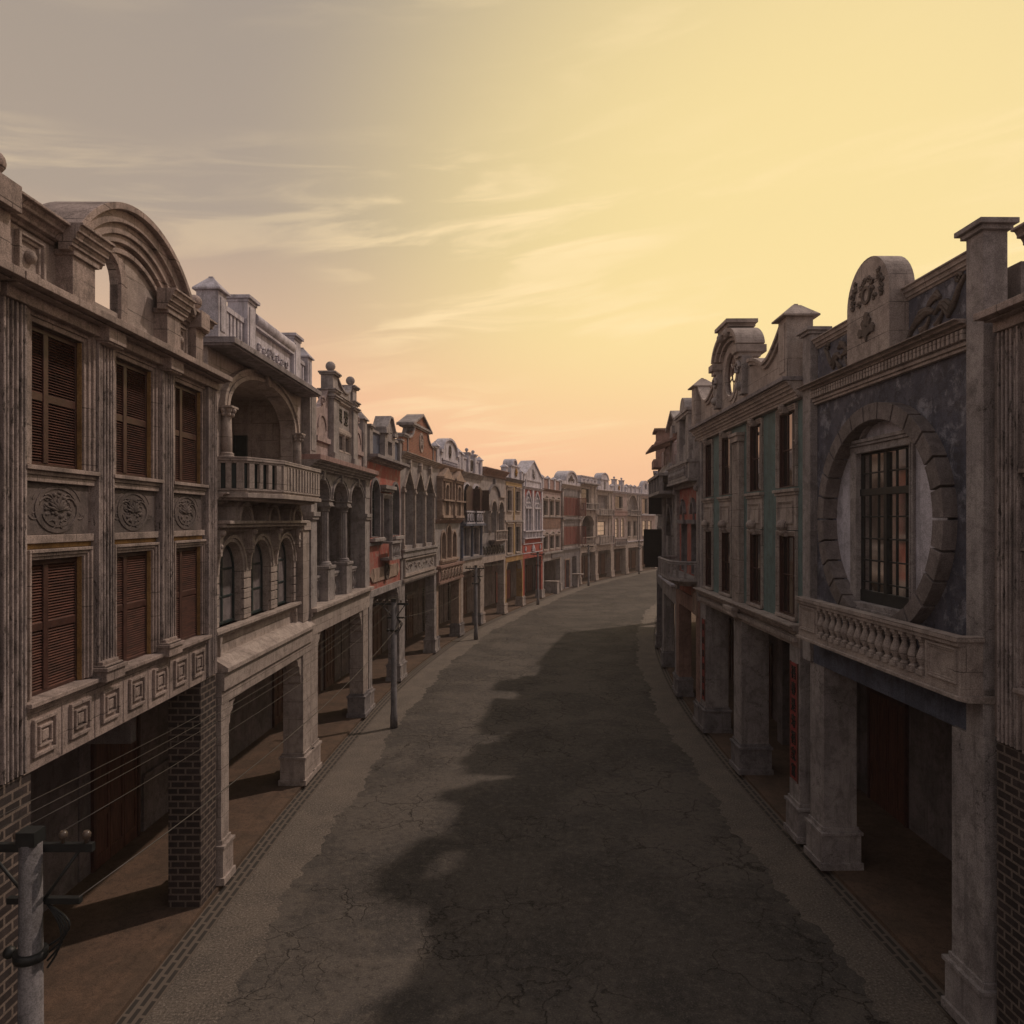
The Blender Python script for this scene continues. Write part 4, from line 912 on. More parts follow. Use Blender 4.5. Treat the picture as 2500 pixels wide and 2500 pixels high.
def L4():
    B = Bld('L', LN[4], LN[5], 'peeling faded red shophouse with two dark arched windows and a small centre balcony'); w = B.w
    body(B, 10.6)
    wall(B, 'red', 5.04, 10.5, [rarch(.5, 1.85, 7.27, 9.05), rarch(4.25, 5.6, 7.27, 9.05), rect(2.35, 3.75, 7.0, 9.0)])
    for a in (.5, 4.25):
        awin(B, a, a+1.35, 7.27, 9.05, 'tealiron', 'greyd', None, 4, 6, .12, .03)
        B.part('window_sill', 'grey', lambda m: [m.box(a-.25, a+1.6, -.1, .28, 7.10, 7.22), m.tube([(a-.2, .2, 7.2), (a+1.55, .2, 7.2)], .06, 8)])
    pane_window(B, rect(2.35, 3.75, 7.0, 9.0), -.3, 'grey', 2, 2, .08, glassmat='greyd', liner='greyd')
    B.part('door_surround', 'grey', lambda m: [rectframe(m, 2.35, 3.75, 7.0, 9.0, .2, 0, .14, False), m.box(2.0, 4.1, -.1, .30, 9.40, 9.56), m.box(2.1, 4.0, -.1, .2, 9.28, 9.40)])
    rail_bal(B, 2.2, 3.95, 6.32, 7.05, .50, 'grey', 5)
    for q0, q1 in ((0, 2.15), (4.0, w)): B.part('string_course', 'greyd', lambda m: m.box(q0, q1, -.1, .1, 6.92, 7.05))
    B.part('tablet', 'tan', lambda m: [m.prism([(.3, 5.62), (.7, 5.35), (5.3, 5.35), (5.7, 5.62), (5.3, 5.93), (.7, 5.93)], [], -.02, .06), m.prism([(.72, 5.35), (.78, 5.35), (.92, 5.62), (.78, 5.93), (.72, 5.93), (.85, 5.62)], [], .06, .08), m.prism([(5.28, 5.35), (5.22, 5.35), (5.08, 5.62), (5.22, 5.93), (5.28, 5.93), (5.15, 5.62)], [], .06, .08)])
    B.part('medallion', 'carve', lambda m: [m.arch(3.0, 5.68, .32, .38, .04, .13, 0, 360, 24), m.arch(3.0, 5.68, 0.01, .32, .04, .09, 0, 360, 24), leafy(m, 3.0, 5.68, .10, .2, 6)])
    arcade(B, 4.76, 5.04, 'grey', .5, br=True)
    cornice(B, -.1, w+.05, 10.45, 10.62, 0, .3, 'grey', 2); B.part('cornice_slab', 'asheave', lambda m: m.box(-.15, w+.1, -.4, .48, 10.62, 10.74))
    B.part('parapet', 'bluetrim', lambda m: m.box(.5, w-.5, -.25, -.02, 10.74, 11.75)); B.part('coping', 'grey', lambda m: m.box(.5, w-.5, -.3, .05, 11.75, 11.86))
    post(B, .0, .5, -.3, .1, 10.74, 11.85, 'grey', 'flat'); post(B, w-.5, w-.02, -.3, .1, 10.74, 11.85, 'grey', 'flat')
    B.part('dormer', 'grey', lambda m: [m.prism(rect(2.1, 4.0, 10.74, 11.95), [rect(2.65, 3.45, 10.95, 11.55)], -.35, .22), m.box(2.6, 3.5, -.1, 0, 10.9, 11.6), m.box(1.95, 2.6, -.4, .34, 11.85, 12.0), m.box(3.5, 4.15, -.4, .34, 11.85, 12.0), m.prism([(2.1, 12.0), (4.0, 12.0), (3.25, 12.62), (2.85, 12.62)], [], -.35, .2), m.strip([(1.95, 12.02), (2.3, 12.05), (2.85, 12.62), (3.25, 12.62), (3.8, 12.05), (4.15, 12.02)], .1, -.4, .32)])
def L5():
    B = Bld('L', LN[5], LN[6], 'grey shophouse with three tall lancet openings under a stepped orange brick gable'); w = B.w
    body(B, 11.3, loggia=-1.6)
    cs = (1.45, 3.75, 6.05); h = .98
    wall(B, 'grey', 6.5, 11.2, [[(c-h, 6.7), (c+h, 6.7), (c+h, 9.6), (c, 10.62), (c-h, 9.6)] for c in cs])
    B.part('loggia_side_wall', 'grey', lambda m: [m.box(0, .3, -1.6, -.4, 6.5, 11), m.box(w-.3, w-.01, -1.6, -.4, 6.5, 11), m.box(.3, w-.3, -1.6, -.4, 10.8, 10.95), m.box(.3, w-.3, -1.6, -.4, 6.4, 6.68)])
    for c in cs:
        B.part('lancet_frame', 'cream', lambda m: [m.strip([(c-h, 9.6), (c, 10.62), (c+h, 9.6)], .13, -.1, .12), m.box(c-.13, c+.13, .0, .2, 10.66, 10.95), m.prism([(c-.2, 10.95), (c+.2, 10.95), (c, 11.12)], [], 0, .2)])
    for u in (.38, 2.6, 4.9, 7.15):
        B.part('mullion_column', 'cream', lambda m: [m.box(u-.09, u+.09, -.1, .13, 6.7, 9.4), m.box(u-.17, u+.17, -.1, .19, 9.4, 9.5), m.box(u-.14, u+.14, -.1, .16, 9.5, 9.6), m.box(u-.15, u+.15, -.1, .17, 6.55, 6.72)])
    B.part('belt', 'grey', lambda m: [m.box(0, w-.01, -.3, .16, 6.12, 6.5), m.box(0, w-.01, -.3, .24, 6.42, 6.52), m.box(0, w-.01, -.3, .05, 5.0, 6.12)])
    def pan(m):
        rectframe(m, .55, w-.55, 5.28, 5.9, .14, .05, .16)
        rnd = random.Random(5)
        for k in range(34):
            u = rnd.uniform(.8, w-.8); z = rnd.uniform(5.38, 5.8); m.ball(u, .06, z, rnd.uniform(.03, .07), 6)
        for k in range(7): swirl(m, 1.2+.85*k, 5.6, .07, .16, 1 if k % 2 else -1, 1.2, .03)
    B.part('relief_panel', 'cream', pan)
    B.part('dentil_course', 'cream', lambda m: [m.box(.1+.2*i, .22+.2*i, .05, .2, 4.9, 5.02) for i in range(38)])
    arcade(B, 4.78, 5.0, 'grey', .6, bm='grey')
    cornice(B, -.05, w+.05, 11.1, 11.42, 0, .34, 'cream', 4)
    def gb(m):
        pts = [(.25, 11.42), (w-.25, 11.42), (w-.25, 12.25), (w-1.1, 12.3)]+[(w-1.1-1.25*math.sin(t/8*PI/2), 12.3+.72*(1-math.cos(t/8*PI/2))) for t in range(1, 9)]
        pts += [(w-x, z) for x, z in pts[4:][::-1]]+[(1.1, 12.3), (.25, 12.25)]
        m.prism(pts, [], -.25, .08)
    B.part('gable', 'brick', gb)
    B.part('pediment', 'brick', lambda m: m.prism([(2.2, 13.1), (w-2.2, 13.1), (w/2, 13.72)], [], -.25, .12))
    B.part('pediment_coping', 'grey', lambda m: [m.strip([(1.75, 13.06), (w/2, 13.82), (w-1.75, 13.06)], -.11, -.7, .25), m.box(1.8, w-1.8, -.7, .22, 13.0, 13.12), m.box(1.95, w-1.95, -.6, .15, 12.92, 13.0)])
    for q in (0, 1):
        X = (lambda x: x) if q == 0 else (lambda x: w-x)
        B.part('gable_shoulder', 'grey', lambda m: [m.box(*sorted((X(.1), X(1.05))), -.5, .2, 12.27, 12.36), m.box(*sorted((X(.15), X(.95))), -.45, .14, 12.18, 12.27), m.strip([(X(1.1), 12.3)]+[(X(1.1+1.25*math.sin(t/8*PI/2)), 12.3+.72*(1-math.cos(t/8*PI/2))) for t in range(1, 9)], .09*(1 if q else -1), -.5, .16), m.box(*sorted((X(1.0), X(1.1))), -.2, .14, 11.42, 12.3)])
    B.part('medallion', 'cream', lambda m: [m.arch(w/2, 12.25, .30, .40, .05, .14, 0, 360, 20, .42, .54), leafy(m, w/2, 12.25, .1, .3, 8)])
def L6():
    B = Bld('L', LN[6], LN[7], 'tan sandstone shophouse with two upper oriels, a triple arched window and white curved parapet'); w = B.w
    body(B, 11.3)
    G = [(1.25, 2.25, 6.75), (2.55, 3.65, 7.1), (3.95, 4.95, 6.75)]
    wall(B, 'grey', 5.15, 11.2, [rarch(a, b, 5.55, z) for a, b, z in G])
    for a, b, z in G: awin(B, a, b, 5.55, z, 'iron', 'tan', None, 2, 5, .13)
    B.part('window_sill', 'tan', lambda m: [m.box(.9, 5.3, -.1, .20, 5.42, 5.54), m.box(1.0, 5.2, -.1, .14, 5.3, 5.42)])
    B.part('belt', 'brownstone', lambda m: [m.box(.05, w-.06, -.3, .22, 4.2, 5.15), m.box(.0, w-.02, -.3, .34, 5.08, 5.22), m.box(0, w-.02, -.3, .30, 4.12, 4.24)])
    B.part('lattice', 'tan', lambda m: lattice(m, .3, w-.3, 4.32, 5.0, .25, 7, .035))
    for a in (.35, 3.45):
        b = a+2.35
        def ori(m):
            m.box(a, b, -.1, .42, 8.15, 8.3); m.box(a+.05, b-.05, -.1, .30, 8.02, 8.15)
            m.box(a-.1, b+.1, -.1, .50, 10.55, 10.68); m.box(a, b, -.1, .40, 10.4, 10.55); m.box(a-.1, b+.1, -.1, .50, 9.18, 9.28)
            for u in (a+.06, a+.75, b-.75, b-.06): m.box(u-.07, u+.07, -.1, .36, 8.3, 10.4)
            m.box(a, a+.75, -.1, .32, 8.3, 9.18); m.box(b-.75, b, -.1, .32, 8.3, 9.18)
            m.prism([(a, 10.68), (b, 10.68), ((a+b)/2, 11.25)], [], -.1, .42)
            m.arch((a+b)/2, 9.85, .42, .55, .1, .38, 0, 180, 12, .35, .48)
        o_ = B.part('oriel', 'tan', ori)
        pane_window(B, rarch(a+.82, b-.82, 8.32, 9.85, .3), .18, 'iron', 2, 4, .05, bars=.03)
    B.part('cartouche', 'carve', lambda m: [m.ball(w/2, .12, 8.75, .2, 10, 1.4), leafy(m, w/2, 8.75, .12, .3, 8)])
    cornice(B, 0, w, 7.8, 8.05, 0, .3, 'brownstone', 3, 'string_course')
    arcade(B, 4.0, 4.2, 'tan', .5, bm='greyd', door=True, o=.06)
    cornice(B, -.02, w, 11.15, 11.42, 0, .3, 'tan', 4)
    def par(m):
        pts = [(.9, 11.42), (5.3, 11.42), (5.3, 12.35)]+[(3.1+1.75*math.cos(PI*t/18), 12.35+.8*math.sin(PI*t/18)) for t in range(19)]+[(.9, 12.35)]
        m.prism(pts, [], -.25, .08); m.arch(3.1, 12.35, 1.7, 1.85, -.5, .2, 0, 180, 22, .76, .9)
        m.box(.7, 1.4, -.4, .2, 12.2, 12.38); m.box(4.8, 5.5, -.4, .2, 12.2, 12.38); m.box(1.2, 5.0, -.1, .16, 11.75, 11.85)
        m.box(.0, .9, -.2, .06, 11.42, 11.9); m.box(5.3, w-.01, -.2, .06, 11.42, 11.9)
    B.part('parapet', 'white', par)
    B.part('medallion', 'carve', lambda m: [m.arch(3.1, 12.4, .2, .28, .06, .14, 0, 360, 18, .32, .42), leafy(m, 3.1, 12.4, .08, .26, 7)])
    for k in range(9): B.part('parapet_baluster', 'white', lambda m: baluster(m, 1.35+.43*k, .14, 11.45, 11.75, 1.3, 8))
    post(B, .02, .55, -.3, .1, 11.42, 12.45, 'white', 'pyr'); post(B, w-.6, w-.05, -.3, .1, 11.42, 12.6, 'white', 'pyr')
def L7():
    B = Bld('L', LN[7], LN[8], 'slate-blue trimmed shophouse with maroon shutter boards above a white lattice rail'); w = B.w
    body(B, 11.2)
    A = [(.5, 2.65), (3.1, 5.25)]
    wall(B, 'grey', 5.15, 11.1, [rarch(a, b, 7.76, 9.6, .95) for a, b in A]+[rect(a+.15, b-.15, 5.45, 7.45) for a, b in A])
    for a, b in A:
        fr = pane_window(B, rarch(a, b, 7.76, 9.6, .95), -.3, 'bluetrim', 2, 2, .08, glassmat='inner')
        B.part('archivolt', 'white', lambda m: m.arch((a+b)/2, 9.6, (b-a)/2, (b-a)/2+.13, -.1, .1, 0, 180, 16, .95, 1.08))
        B.part('shutter', 'awn', lambda m: [m.prism([(a+.05, 8.7)]+[(b-.05, 8.7), (b-.05, 10.0)]+[(a+.05+(b-a-.1)*t/8, 10.0+.45*math.sin(PI*t/8)) for t in range(7, 0, -1)]+[(a+.05, 10.0)], [], .26, .30)], fr)
        B.part('shutter_leaf', 'awn', lambda m: m.box(b-.05, b-.01, -.1, .75, 8.7, 10.25), fr)
        pane_window(B, rect(a+.15, b-.15, 5.45, 7.45), -.3, 'bluetrim', 2, 3, .1, glassmat='inner')
        B.part('lattice_rail', 'white', lambda m: [lattice(m, a+.1, b-.1, 7.85, 8.55, .32, 3, .025), m.box(a, b, .27, .38, 8.55, 8.66), m.box(a, b, .27, .38, 7.76, 7.85)])
    B.part('balcony', 'bluetrim', lambda m: m.box(.1, w-.15, -.1, .42, 7.6, 7.76))
    for u in (.25, w/2, w-.3): B.part('half_column', 'bluetrim', lambda m: [m.lathe(u, .06, [(.15, 5.3), (.12, 5.4), (.11, 7.4), (.16, 7.6)], 12), m.lathe(u, .06, [(.12, 7.76), (.10, 9.4), (.16, 9.6)], 12)])
    B.part('string_course', 'greyd', lambda m: m.box(0, w-.01, -.1, .2, 5.2, 5.38))
    arcade(B, 4.42, 5.15, 'cream', .55, bm='greyd')
    B.part('roller_shutter', 'iron', lambda m: [m.box(.9, 2.6, -2.98, -2.9, .2+.16*i, .32+.16*i) for i in range(19)])
    cornice(B, -.02, w, 11.0, 11.36, 0, .32, 'grey', 4)
    B.part('parapet', 'white', lambda m: m.box(.1, w-.1, -.25, -.02, 11.36, 12.3)); B.part('coping', 'white', lambda m: m.box(.1, w-.1, -.3, .04, 12.3, 12.4))
    for a, c in ((.05, 'pyr'), (1.75, 'ball'), (3.45, 'ball'), (5.2, 'pyr')): post(B, a, a+.5, -.3, .12, 11.36, 12.5 if c == 'pyr' else 12.68, 'white', c, groove=True)
    B.part('medallion', 'carve', lambda m: m.arch(2.87, 11.95, .2, .3, -.05, .08, 0, 360, 18, .32, .42))
def L8():
    B = Bld('L', LN[8], LN[9], 'grey shophouse with an ogee arch above three slender arches and a heavy flat brown cornice'); w = B.w
    body(B, 11.8, loggia=-1.3)
    ops = [(.45, 1.95), (2.45, 4.0), (4.5, 6.0)]
    wall(B, 'grey', 6.2, 11.65, [rarch(a, b, 7.0, 8.75) for a, b in ops])
    B.part('loggia_side_wall', 'grey', lambda m: [m.box(0, .25, -1.3, -.4, 6.2, 11), m.box(w-.25, w-.01, -1.3, -.4, 6.2, 11), m.box(.25, w-.25, -1.3, -.4, 9.7, 9.85), m.box(.25, w-.25, -1.3, -.4, 6.85, 6.98)])
    for a, b in ops: B.part('archivolt', 'cream', lambda m: m.arch((a+b)/2, 8.75, (b-a)/2, (b-a)/2+.14, -.1, .1, 0, 180, 16))
    for u in (.3, 2.2, 4.25, 6.15): B.part('column', 'cream', lambda m: [m.lathe(u, .02, [(.16, 7.0), (.10, 7.12), (.085, 8.5), (.16, 8.62)], 12), m.box(u-.17, u+.17, -.14, .16, 8.62, 8.72)])
    B.part('ogee_arch', 'greyd', lambda m: [m.strip([(1.75+1.48*(1-math.cos(PI/2*t/10)), 9.9+.85*math.sin(PI/2*t/10)**1.3+.0) for t in range(11)]+[(3.23, 11.05)], .14, -.1, .16), m.strip([(4.71-1.48*(1-math.cos(PI/2*t/10)), 9.9+.85*math.sin(PI/2*t/10)**1.3) for t in range(11)]+[(3.23, 11.05)], -.14, -.1, .158), m.box(3.1, 3.36, -.1, .2, 11.0, 11.3)])
    [B.part('string_course', 'cream', lambda m: m.box(q0, q1, -.1, .16, 9.86, 10.02)) for q0, q1 in ((0, 1.7), (4.75, w-.01))]
    rail_bal(B, 1.9, 5.2, 6.45, 7.2, .6, 'cream', 7)
    B.part('balcony_corbel', 'greyd', lambda m: [m.box(2.0, 5.1, -.1, .45, 6.2, 6.36), m.box(2.1, 5.0, -.1, .3, 6.05, 6.2)])
    B.part('frieze', 'greyd', lambda m: m.box(.0, w-.01, -.3, .04, 5.15, 6.2)); B.part('lattice', 'iron', lambda m: lattice(m, .3, w-.3, 5.3, 6.0, .07, 8, .035))
    arcade(B, 4.7, 5.15, 'cream', .5)
    B.part('roller_shutter', 'iron', lambda m: [m.box(.8, 2.9, -2.98, -2.9, .2+.16*i, .32+.16*i) for i in range(19)])
    cornice(B, 0, w, 11.55, 12.02, 0, .5, 'brownstone', 5)
    B.part('dentil_course', 'brownstone', lambda m: [m.box(.1+.25*i, .24+.25*i, .02, .2, 11.42, 11.58) for i in range(25)])
    B.part('roof_slab', 'asheave', lambda m: m.box(.2, w-.2, -3, .3, 12.02, 12.1))
def L9():
    B = Bld('L', LN[9], LN[10], 'narrow shophouse with yellow ochre trim and a gilded relief in its parapet dormer'); w = B.w
    body(B, 11.4)
    X = [(.75, 2.2), (3.6, 5.05)]
    wall(B, 'cream', 4.95, 11.35, [rect(a, b, c, d) for a, b in X for c, d in ((5.15, 7.43), (8.83, 10.6))])
    for a, b in X:
        rwin(B, a, b, 5.15, 7.43, 'iron', 'cream', 2, 3, True, .2); rwin(B, a, b, 8.83, 10.6, 'iron', 'cream', 2, 3, True, .2)
        [B.part('hood_moulding', 'cream', lambda m: m.box(*q)) for q in ((a-.3, b+.3, -.1, .16, 10.86, 10.95), (a-.3, b+.3, -.1, .16, 7.68, 7.76))]
    B.part('ochre_strip', 'ochre', lambda m: [m.box(w/2-.22, w/2+.22, -.1, .05, 4.98, 10.95), m.box(.3, w-.3, -.1, .045, 11.0, 11.3)])
    [B.part('string_course', 'grey', lambda m: m.box(*q)) for q in ((0, w-.01, -.1, .12, 7.85, 8.0), (0, w-.01, -.1, .14, 4.86, 4.97))]
    arcade(B, 4.4, 4.86, 'ochrewash', .35, bm='cream', door=False); bracket(B, .4, 4.4, 1, mat='cream'); bracket(B, w-.4, 4.4, -1, mat='cream')
    doors(B, [(1.2, 3.2)], 3.4, 'tan')
    cornice(B, 0, w, 11.35, 11.62, 0, .3, 'greyd', 4)
    B.part('dormer', 'white', lambda m: [m.box(1.6, 4.3, -.4, .15, 11.62, 12.75), m.box(1.45, 4.45, -.5, .25, 12.7, 12.82), m.arch(2.95, 12.82, .62, .78, -.8, .15, 0, 180, 16, .45, .6), m.arch(2.95, 12.82, 0.01, .62, -.7, .0, 0, 180, 16, .01, .45)])
    B.part('relief', 'gold', lambda m: [leafy(m, 2.95, 12.2, .2, .42, 8), m.ball(2.95, .2, 12.2, .18, 8)])
    B.part('parapet', 'white', lambda m: m.box(.5, w-.5, -.3, -.05, 11.62, 12.1))
    post(B, .05, .6, -.35, .1, 11.62, 12.5, 'white', 'pyr'); post(B, w-.65, w-.1, -.35, .1, 11.62, 12.4, 'white', 'pyr')
def L10():
    B = Bld('L', LN[10], LN[11], 'bright red shophouse with paired white traceried windows and a steep white gable'); w = B.w
    body(B, 11.0)
    G = [(.75, 2.95), (4.05, 6.25)]
    wall(B, 'redtrim', 5.85, 10.9, [parch(a, b, 7.0, 9.3, 10.7) for a, b in G])
    for a, b in G:
        c = (a+b)/2
        fr = B.part('window', 'white', lambda m: [m.box(a, a+.16, -.2, .1, 7.0, 9.4), m.box(b-.16, b, -.2, .1, 7.0, 9.4), m.box(c-.10, c+.10, -.2, .1, 7.0, 9.4), m.box(a-.05, b+.05, -.2, .14, 9.1, 9.25),
            m.strip(parch(a+.02, b-.02, 7.0, 9.3, 10.7)[2:], -.16, -.1, .12), m.arch(c-.5, 9.4, .22, .36, -.15, .08, 0, 360, 14), m.arch(c+.5, 9.4, .22, .36, -.15, .08, 0, 360, 14), m.arch(c, 9.9, .2, .34, -.15, .08, 0, 360, 14)])
        B.part('pane', 'glass', lambda m: m.prism(parch(a, b, 7.0, 9.3, 10.7), [], -.3, -.26), fr)
    B.part('pilaster', 'white', lambda m: m.box(3.2, 3.8, -.1, .12, 7.0, 10.9)); 
    for a, b in ((0, .5), (w-.5, w-.01)): B.part('pilaster', 'white', lambda m: m.box(a, b, -.1, .12, 5.85, 10.9))
    B.part('balustrade', 'white', lambda m: [m.box(0, w-.01, -.1, .30, 6.25, 6.36), m.box(0, w-.01, -.1, .34, 6.9, 7.02)]+[m.box(.3+.55*i, .5+.55*i, -.1, .26, 6.36, 6.9) for i in range(12)])
    B.part('frieze', 'redtrim', lambda m: m.box(.0, w-.01, -.3, .03, 4.82, 5.85))
    B.part('frieze_ornament', 'white', lambda m: [m.box(.1, w-.1, 0, .1, 5.72, 5.80), m.box(.1, w-.1, 0, .1, 4.86, 4.94), leafy(m, w/2, 5.05, .06, .6, 9, 0, 180), leafy(m, .9, 5.3, .06, .3, 8), leafy(m, w-.9, 5.3, .06, .3, 8)])
    arcade(B, 4.4, 4.82, 'redtrim', .5, bm='grey', dmat='redshut')
    cornice(B, 0, w, 10.9, 11.15, 0, .26, 'white', 3)
    B.part('gable', 'white', lambda m: [m.prism([(.2, 11.15), (w-.2, 11.15), (w-.2, 12.2), (w-.8, 12.3), (w/2+.12, 13.6), (w/2-.12, 13.6), (.8, 12.3), (.2, 12.2)], [], -.4, .08), m.strip([(.1, 12.22), (.8, 12.35), (w/2, 13.68), (w-.8, 12.35), (w-.1, 12.22)], .12, -1.2, .2), m.box(.9, w-.9, 0, .16, 11.75, 11.86), m.box(.7, .9, 0, .16, 11.15, 11.86), m.box(w-.9, w-.7, 0, .16, 11.15, 11.86)])
    B.part('relief', 'grey', lambda m: [leafy(m, w/2, 12.45, .12, .42, 6), m.tube([(w/2-.3, .12, 12.9), (w/2, .14, 12.3), (w/2+.25, .12, 12.0)], .07, 6)])
def L11():
    B = Bld('L', LN[11], LN[12], 'shophouse with three small pedimented windows above and below a brown brick band'); w = B.w
    body(B, 11.1)
    X = [(.6, 2.2), (3.2, 4.8), (5.8, 7.4)]
    wall(B, 'pinkgrey', 4.62, 11.0, [rect(a, b, c, d) for a, b in X for c, d in ((4.95, 6.3), (8.5, 10.05))])
    for a, b in X:
        for c, d in ((4.95, 6.3), (8.5, 10.05)): rwin(B, a, b, c, d, 'iron', 'cream', 2, 3, True, .15, True)
    B.part('brick_band', 'brownbrick', lambda m: m.box(0, w-.01, -.2, .04, 7.1, 8.3))
    [B.part('string_course', 'grey', lambda m: m.box(*q)) for q in ((0, w-.01, -.2, .14, 8.3, 8.4), (0, w-.01, -.2, .3, 4.5, 4.66))]
    B.part('sign_box', 'greyd', lambda m: [m.box(3.5, w-.3, 0, .2, 3.95, 4.45)])
    arcade(B, 3.75, 4.5, 'grey', .55)
    cornice(B, 0, w, 11.0, 11.25, 0, .25, 'brownbrick', 4)
    B.part('parapet', 'pinkstone', lambda m: m.box(.1, w-.1, -.25, -.02, 11.25, 12.3)); B.part('coping', 'white', lambda m: m.box(.1, w-.1, -.3, .04, 12.3, 12.4))
    for a in (.02, 2.5, 5.0, w-.55): post(B, a, a+.5, -.3, .08, 11.25, 12.42, 'white', 'pyr', ph=.22)
def L12():
    B = Bld('L', LN[12], LN[13], 'shophouse with wide dark red louvred shutters on both floors below a broad round white gable'); w = B.w
    body(B, 12.0)
    wall(B, 'grey', 4.6, 11.9, [rect(.9, 6.9, 5.17, 7.25), rect(.9, 6.9, 8.55, 10.65)])
    for c, d in ((5.17, 7.25), (8.55, 10.65)):
        fr = B.part('window', 'rail', lambda m: rectframe(m, .9, 6.9, c, d, .1, -.1, .04))
        for k in range(4):
            a = .9+1.5*k
            def sh(m):
                m.box(a+.02, a+.1, -.1, .05, c, d); m.box(a+1.4, a+1.48, -.1, .05, c, d)
                n = 22; p = (d-c)/n
                for i in range(n): m.hexa([(a+.1, .05, c+i*p), (a+1.4, .05, c+i*p), (a+1.4, .06, c+i*p+.02), (a+.1, .06, c+i*p+.02), (a+.1, -.06, c+i*p+p*.8), (a+1.4, -.06, c+i*p+p*.8), (a+1.4, -.05, c+i*p+p), (a+.1, -.05, c+i*p+p)])
            B.part('shutter', 'redshut', sh, fr)
        B.part('open_shutter', 'redshut', lambda m: [m.box(7.0, 7.06, .05, 1.1, c, c+.08), m.box(7.0, 7.06, .05, 1.1, d-.08, d), m.box(7.0, 7.06, .05, .13, c, d), m.box(7.0, 7.06, 1.02, 1.1, c, d)]+[m.box(7.01, 7.04, .1, 1.05, c+(d-c)*i/20+.02, c+(d-c)*i/20+.07) for i in range(20)], fr)
    for u in (.3, w-.45):
        column(B, u, .1, 8.35, 11.6, .18, 'cream', False); column(B, u, .1, 4.9, 8.1, .18, 'cream', False)
    [B.part('string_course', 'greyd', lambda m: m.box(*q)) for q in ((0, w-.01, -.2, .3, 8.1, 8.33), (0, w-.01, -.2, .2, 4.6, 4.8))]
    [B.part('frieze', 'greyd', lambda m: m.box(*q)) for q in ((.6, w-.7, -.2, .05, 10.8, 11.6), (.6, w-.7, -.2, .05, 7.35, 8.0))]
    B.part('ground_wall', 'greyd', lambda m: m.prism(rect(0, w-.01, .14, 4.6), [rect(1.6, 3.4, .2, 3.4), rect(4.6, 6.6, .2, 3.7)], -.5, .02))
    doors(B, [(1.65, 3.35)], 3.3, 'redshut', shop=-.4); B.part('door_surround', 'tan', lambda m: rectframe(m, 1.6, 3.4, .2, 3.4, .15, .02, .08, False, 2))
    cornice(B, 0, w, 11.65, 12.1, 0, .35, 'cream', 4)
    B.part('gable', 'white', lambda m: [m.prism([(.8, 12.1), (w-.8, 12.1)]+[(w/2+2.4*math.cos(PI*t/20), 12.6+1.05*math.sin(PI*t/20)) for t in range(21)], [], -.5, .08), m.arch(w/2, 12.6, 2.35, 2.55, -1.3, .22, 0, 180, 24, 1.0, 1.2), m.box(.0, 1.7, -.8, .15, 12.1, 12.5), m.box(w-1.7, w-.01, -.8, .15, 12.1, 12.5)])
    B.part('relief', 'carve', lambda m: [leafy(m, w/2, 12.7, .1, .6, 9, 0, 180), swirl(m, w/2-.7, 12.6, .1, .3, 1, 1.2, .06), swirl(m, w/2+.7, 12.6, .1, .3, -1, 1.2, .06)])
def L13():
    B = Bld('L', LN[13], LN[14], 'shophouse with a flat frieze parapet, barred upper window and one big round-arched loggia'); w = B.w
    body(B, 12.4, loggia=-1.4)
    wall(B, 'cream', 4.75, 12.3, [rect(.7, 3.9, 9.5, 11.95), rarch(.6, 5.5, 5.0, 7.35, 1.25)])
    B.part('loggia_side_wall', 'cream', lambda m: [m.box(0, .25, -1.4, -.4, 4.75, 12.2), m.box(w-.25, w-.01, -1.4, -.4, 4.75, 12.2), m.box(.25, w-.25, -1.4, -.4, 8.7, 8.85)])
    B.part('archivolt', 'cream', lambda m: m.arch(3.05, 7.35, 2.45, 2.65, -.1, .12, 0, 180, 22, 1.25, 1.45))
    pane_window(B, rect(.7, 3.9, 9.5, 11.95), -.22, 'iron', 8, 4, .08, bars=.05)
    for a, b in ((4.3, 4.6), (w-.55, w-.1), (0, .35)): B.part('pilaster', 'cream', lambda m: m.box(a, b, -.1, .1, 8.9, 12.2))
    rail_bal(B, .3, w-.3, 9.4, 10.15, .5, 'grey', 9, True); rail_bal(B, .5, 5.6, 4.85, 5.9, .3, 'cream', 9)
    arcade(B, 3.95, 4.75, 'cream', .4, br=True)
    B.part('cornice_slab', 'asheave', lambda m: m.box(-.1, w+.05, -.5, .7, 12.5, 12.66)); cornice(B, 0, w, 12.25, 12.5, 0, .4, 'cream', 3)
    B.part('parapet', 'white', lambda m: [m.box(.05, w-.06, -.3, .2, 12.66, 13.4), m.box(0, w-.02, -.4, .3, 13.4, 13.52)]+[swirl(m, .7+.75*k, 13.0, .24, .2, 1 if k % 2 else -1, 1.2, .05) for k in range(8)])
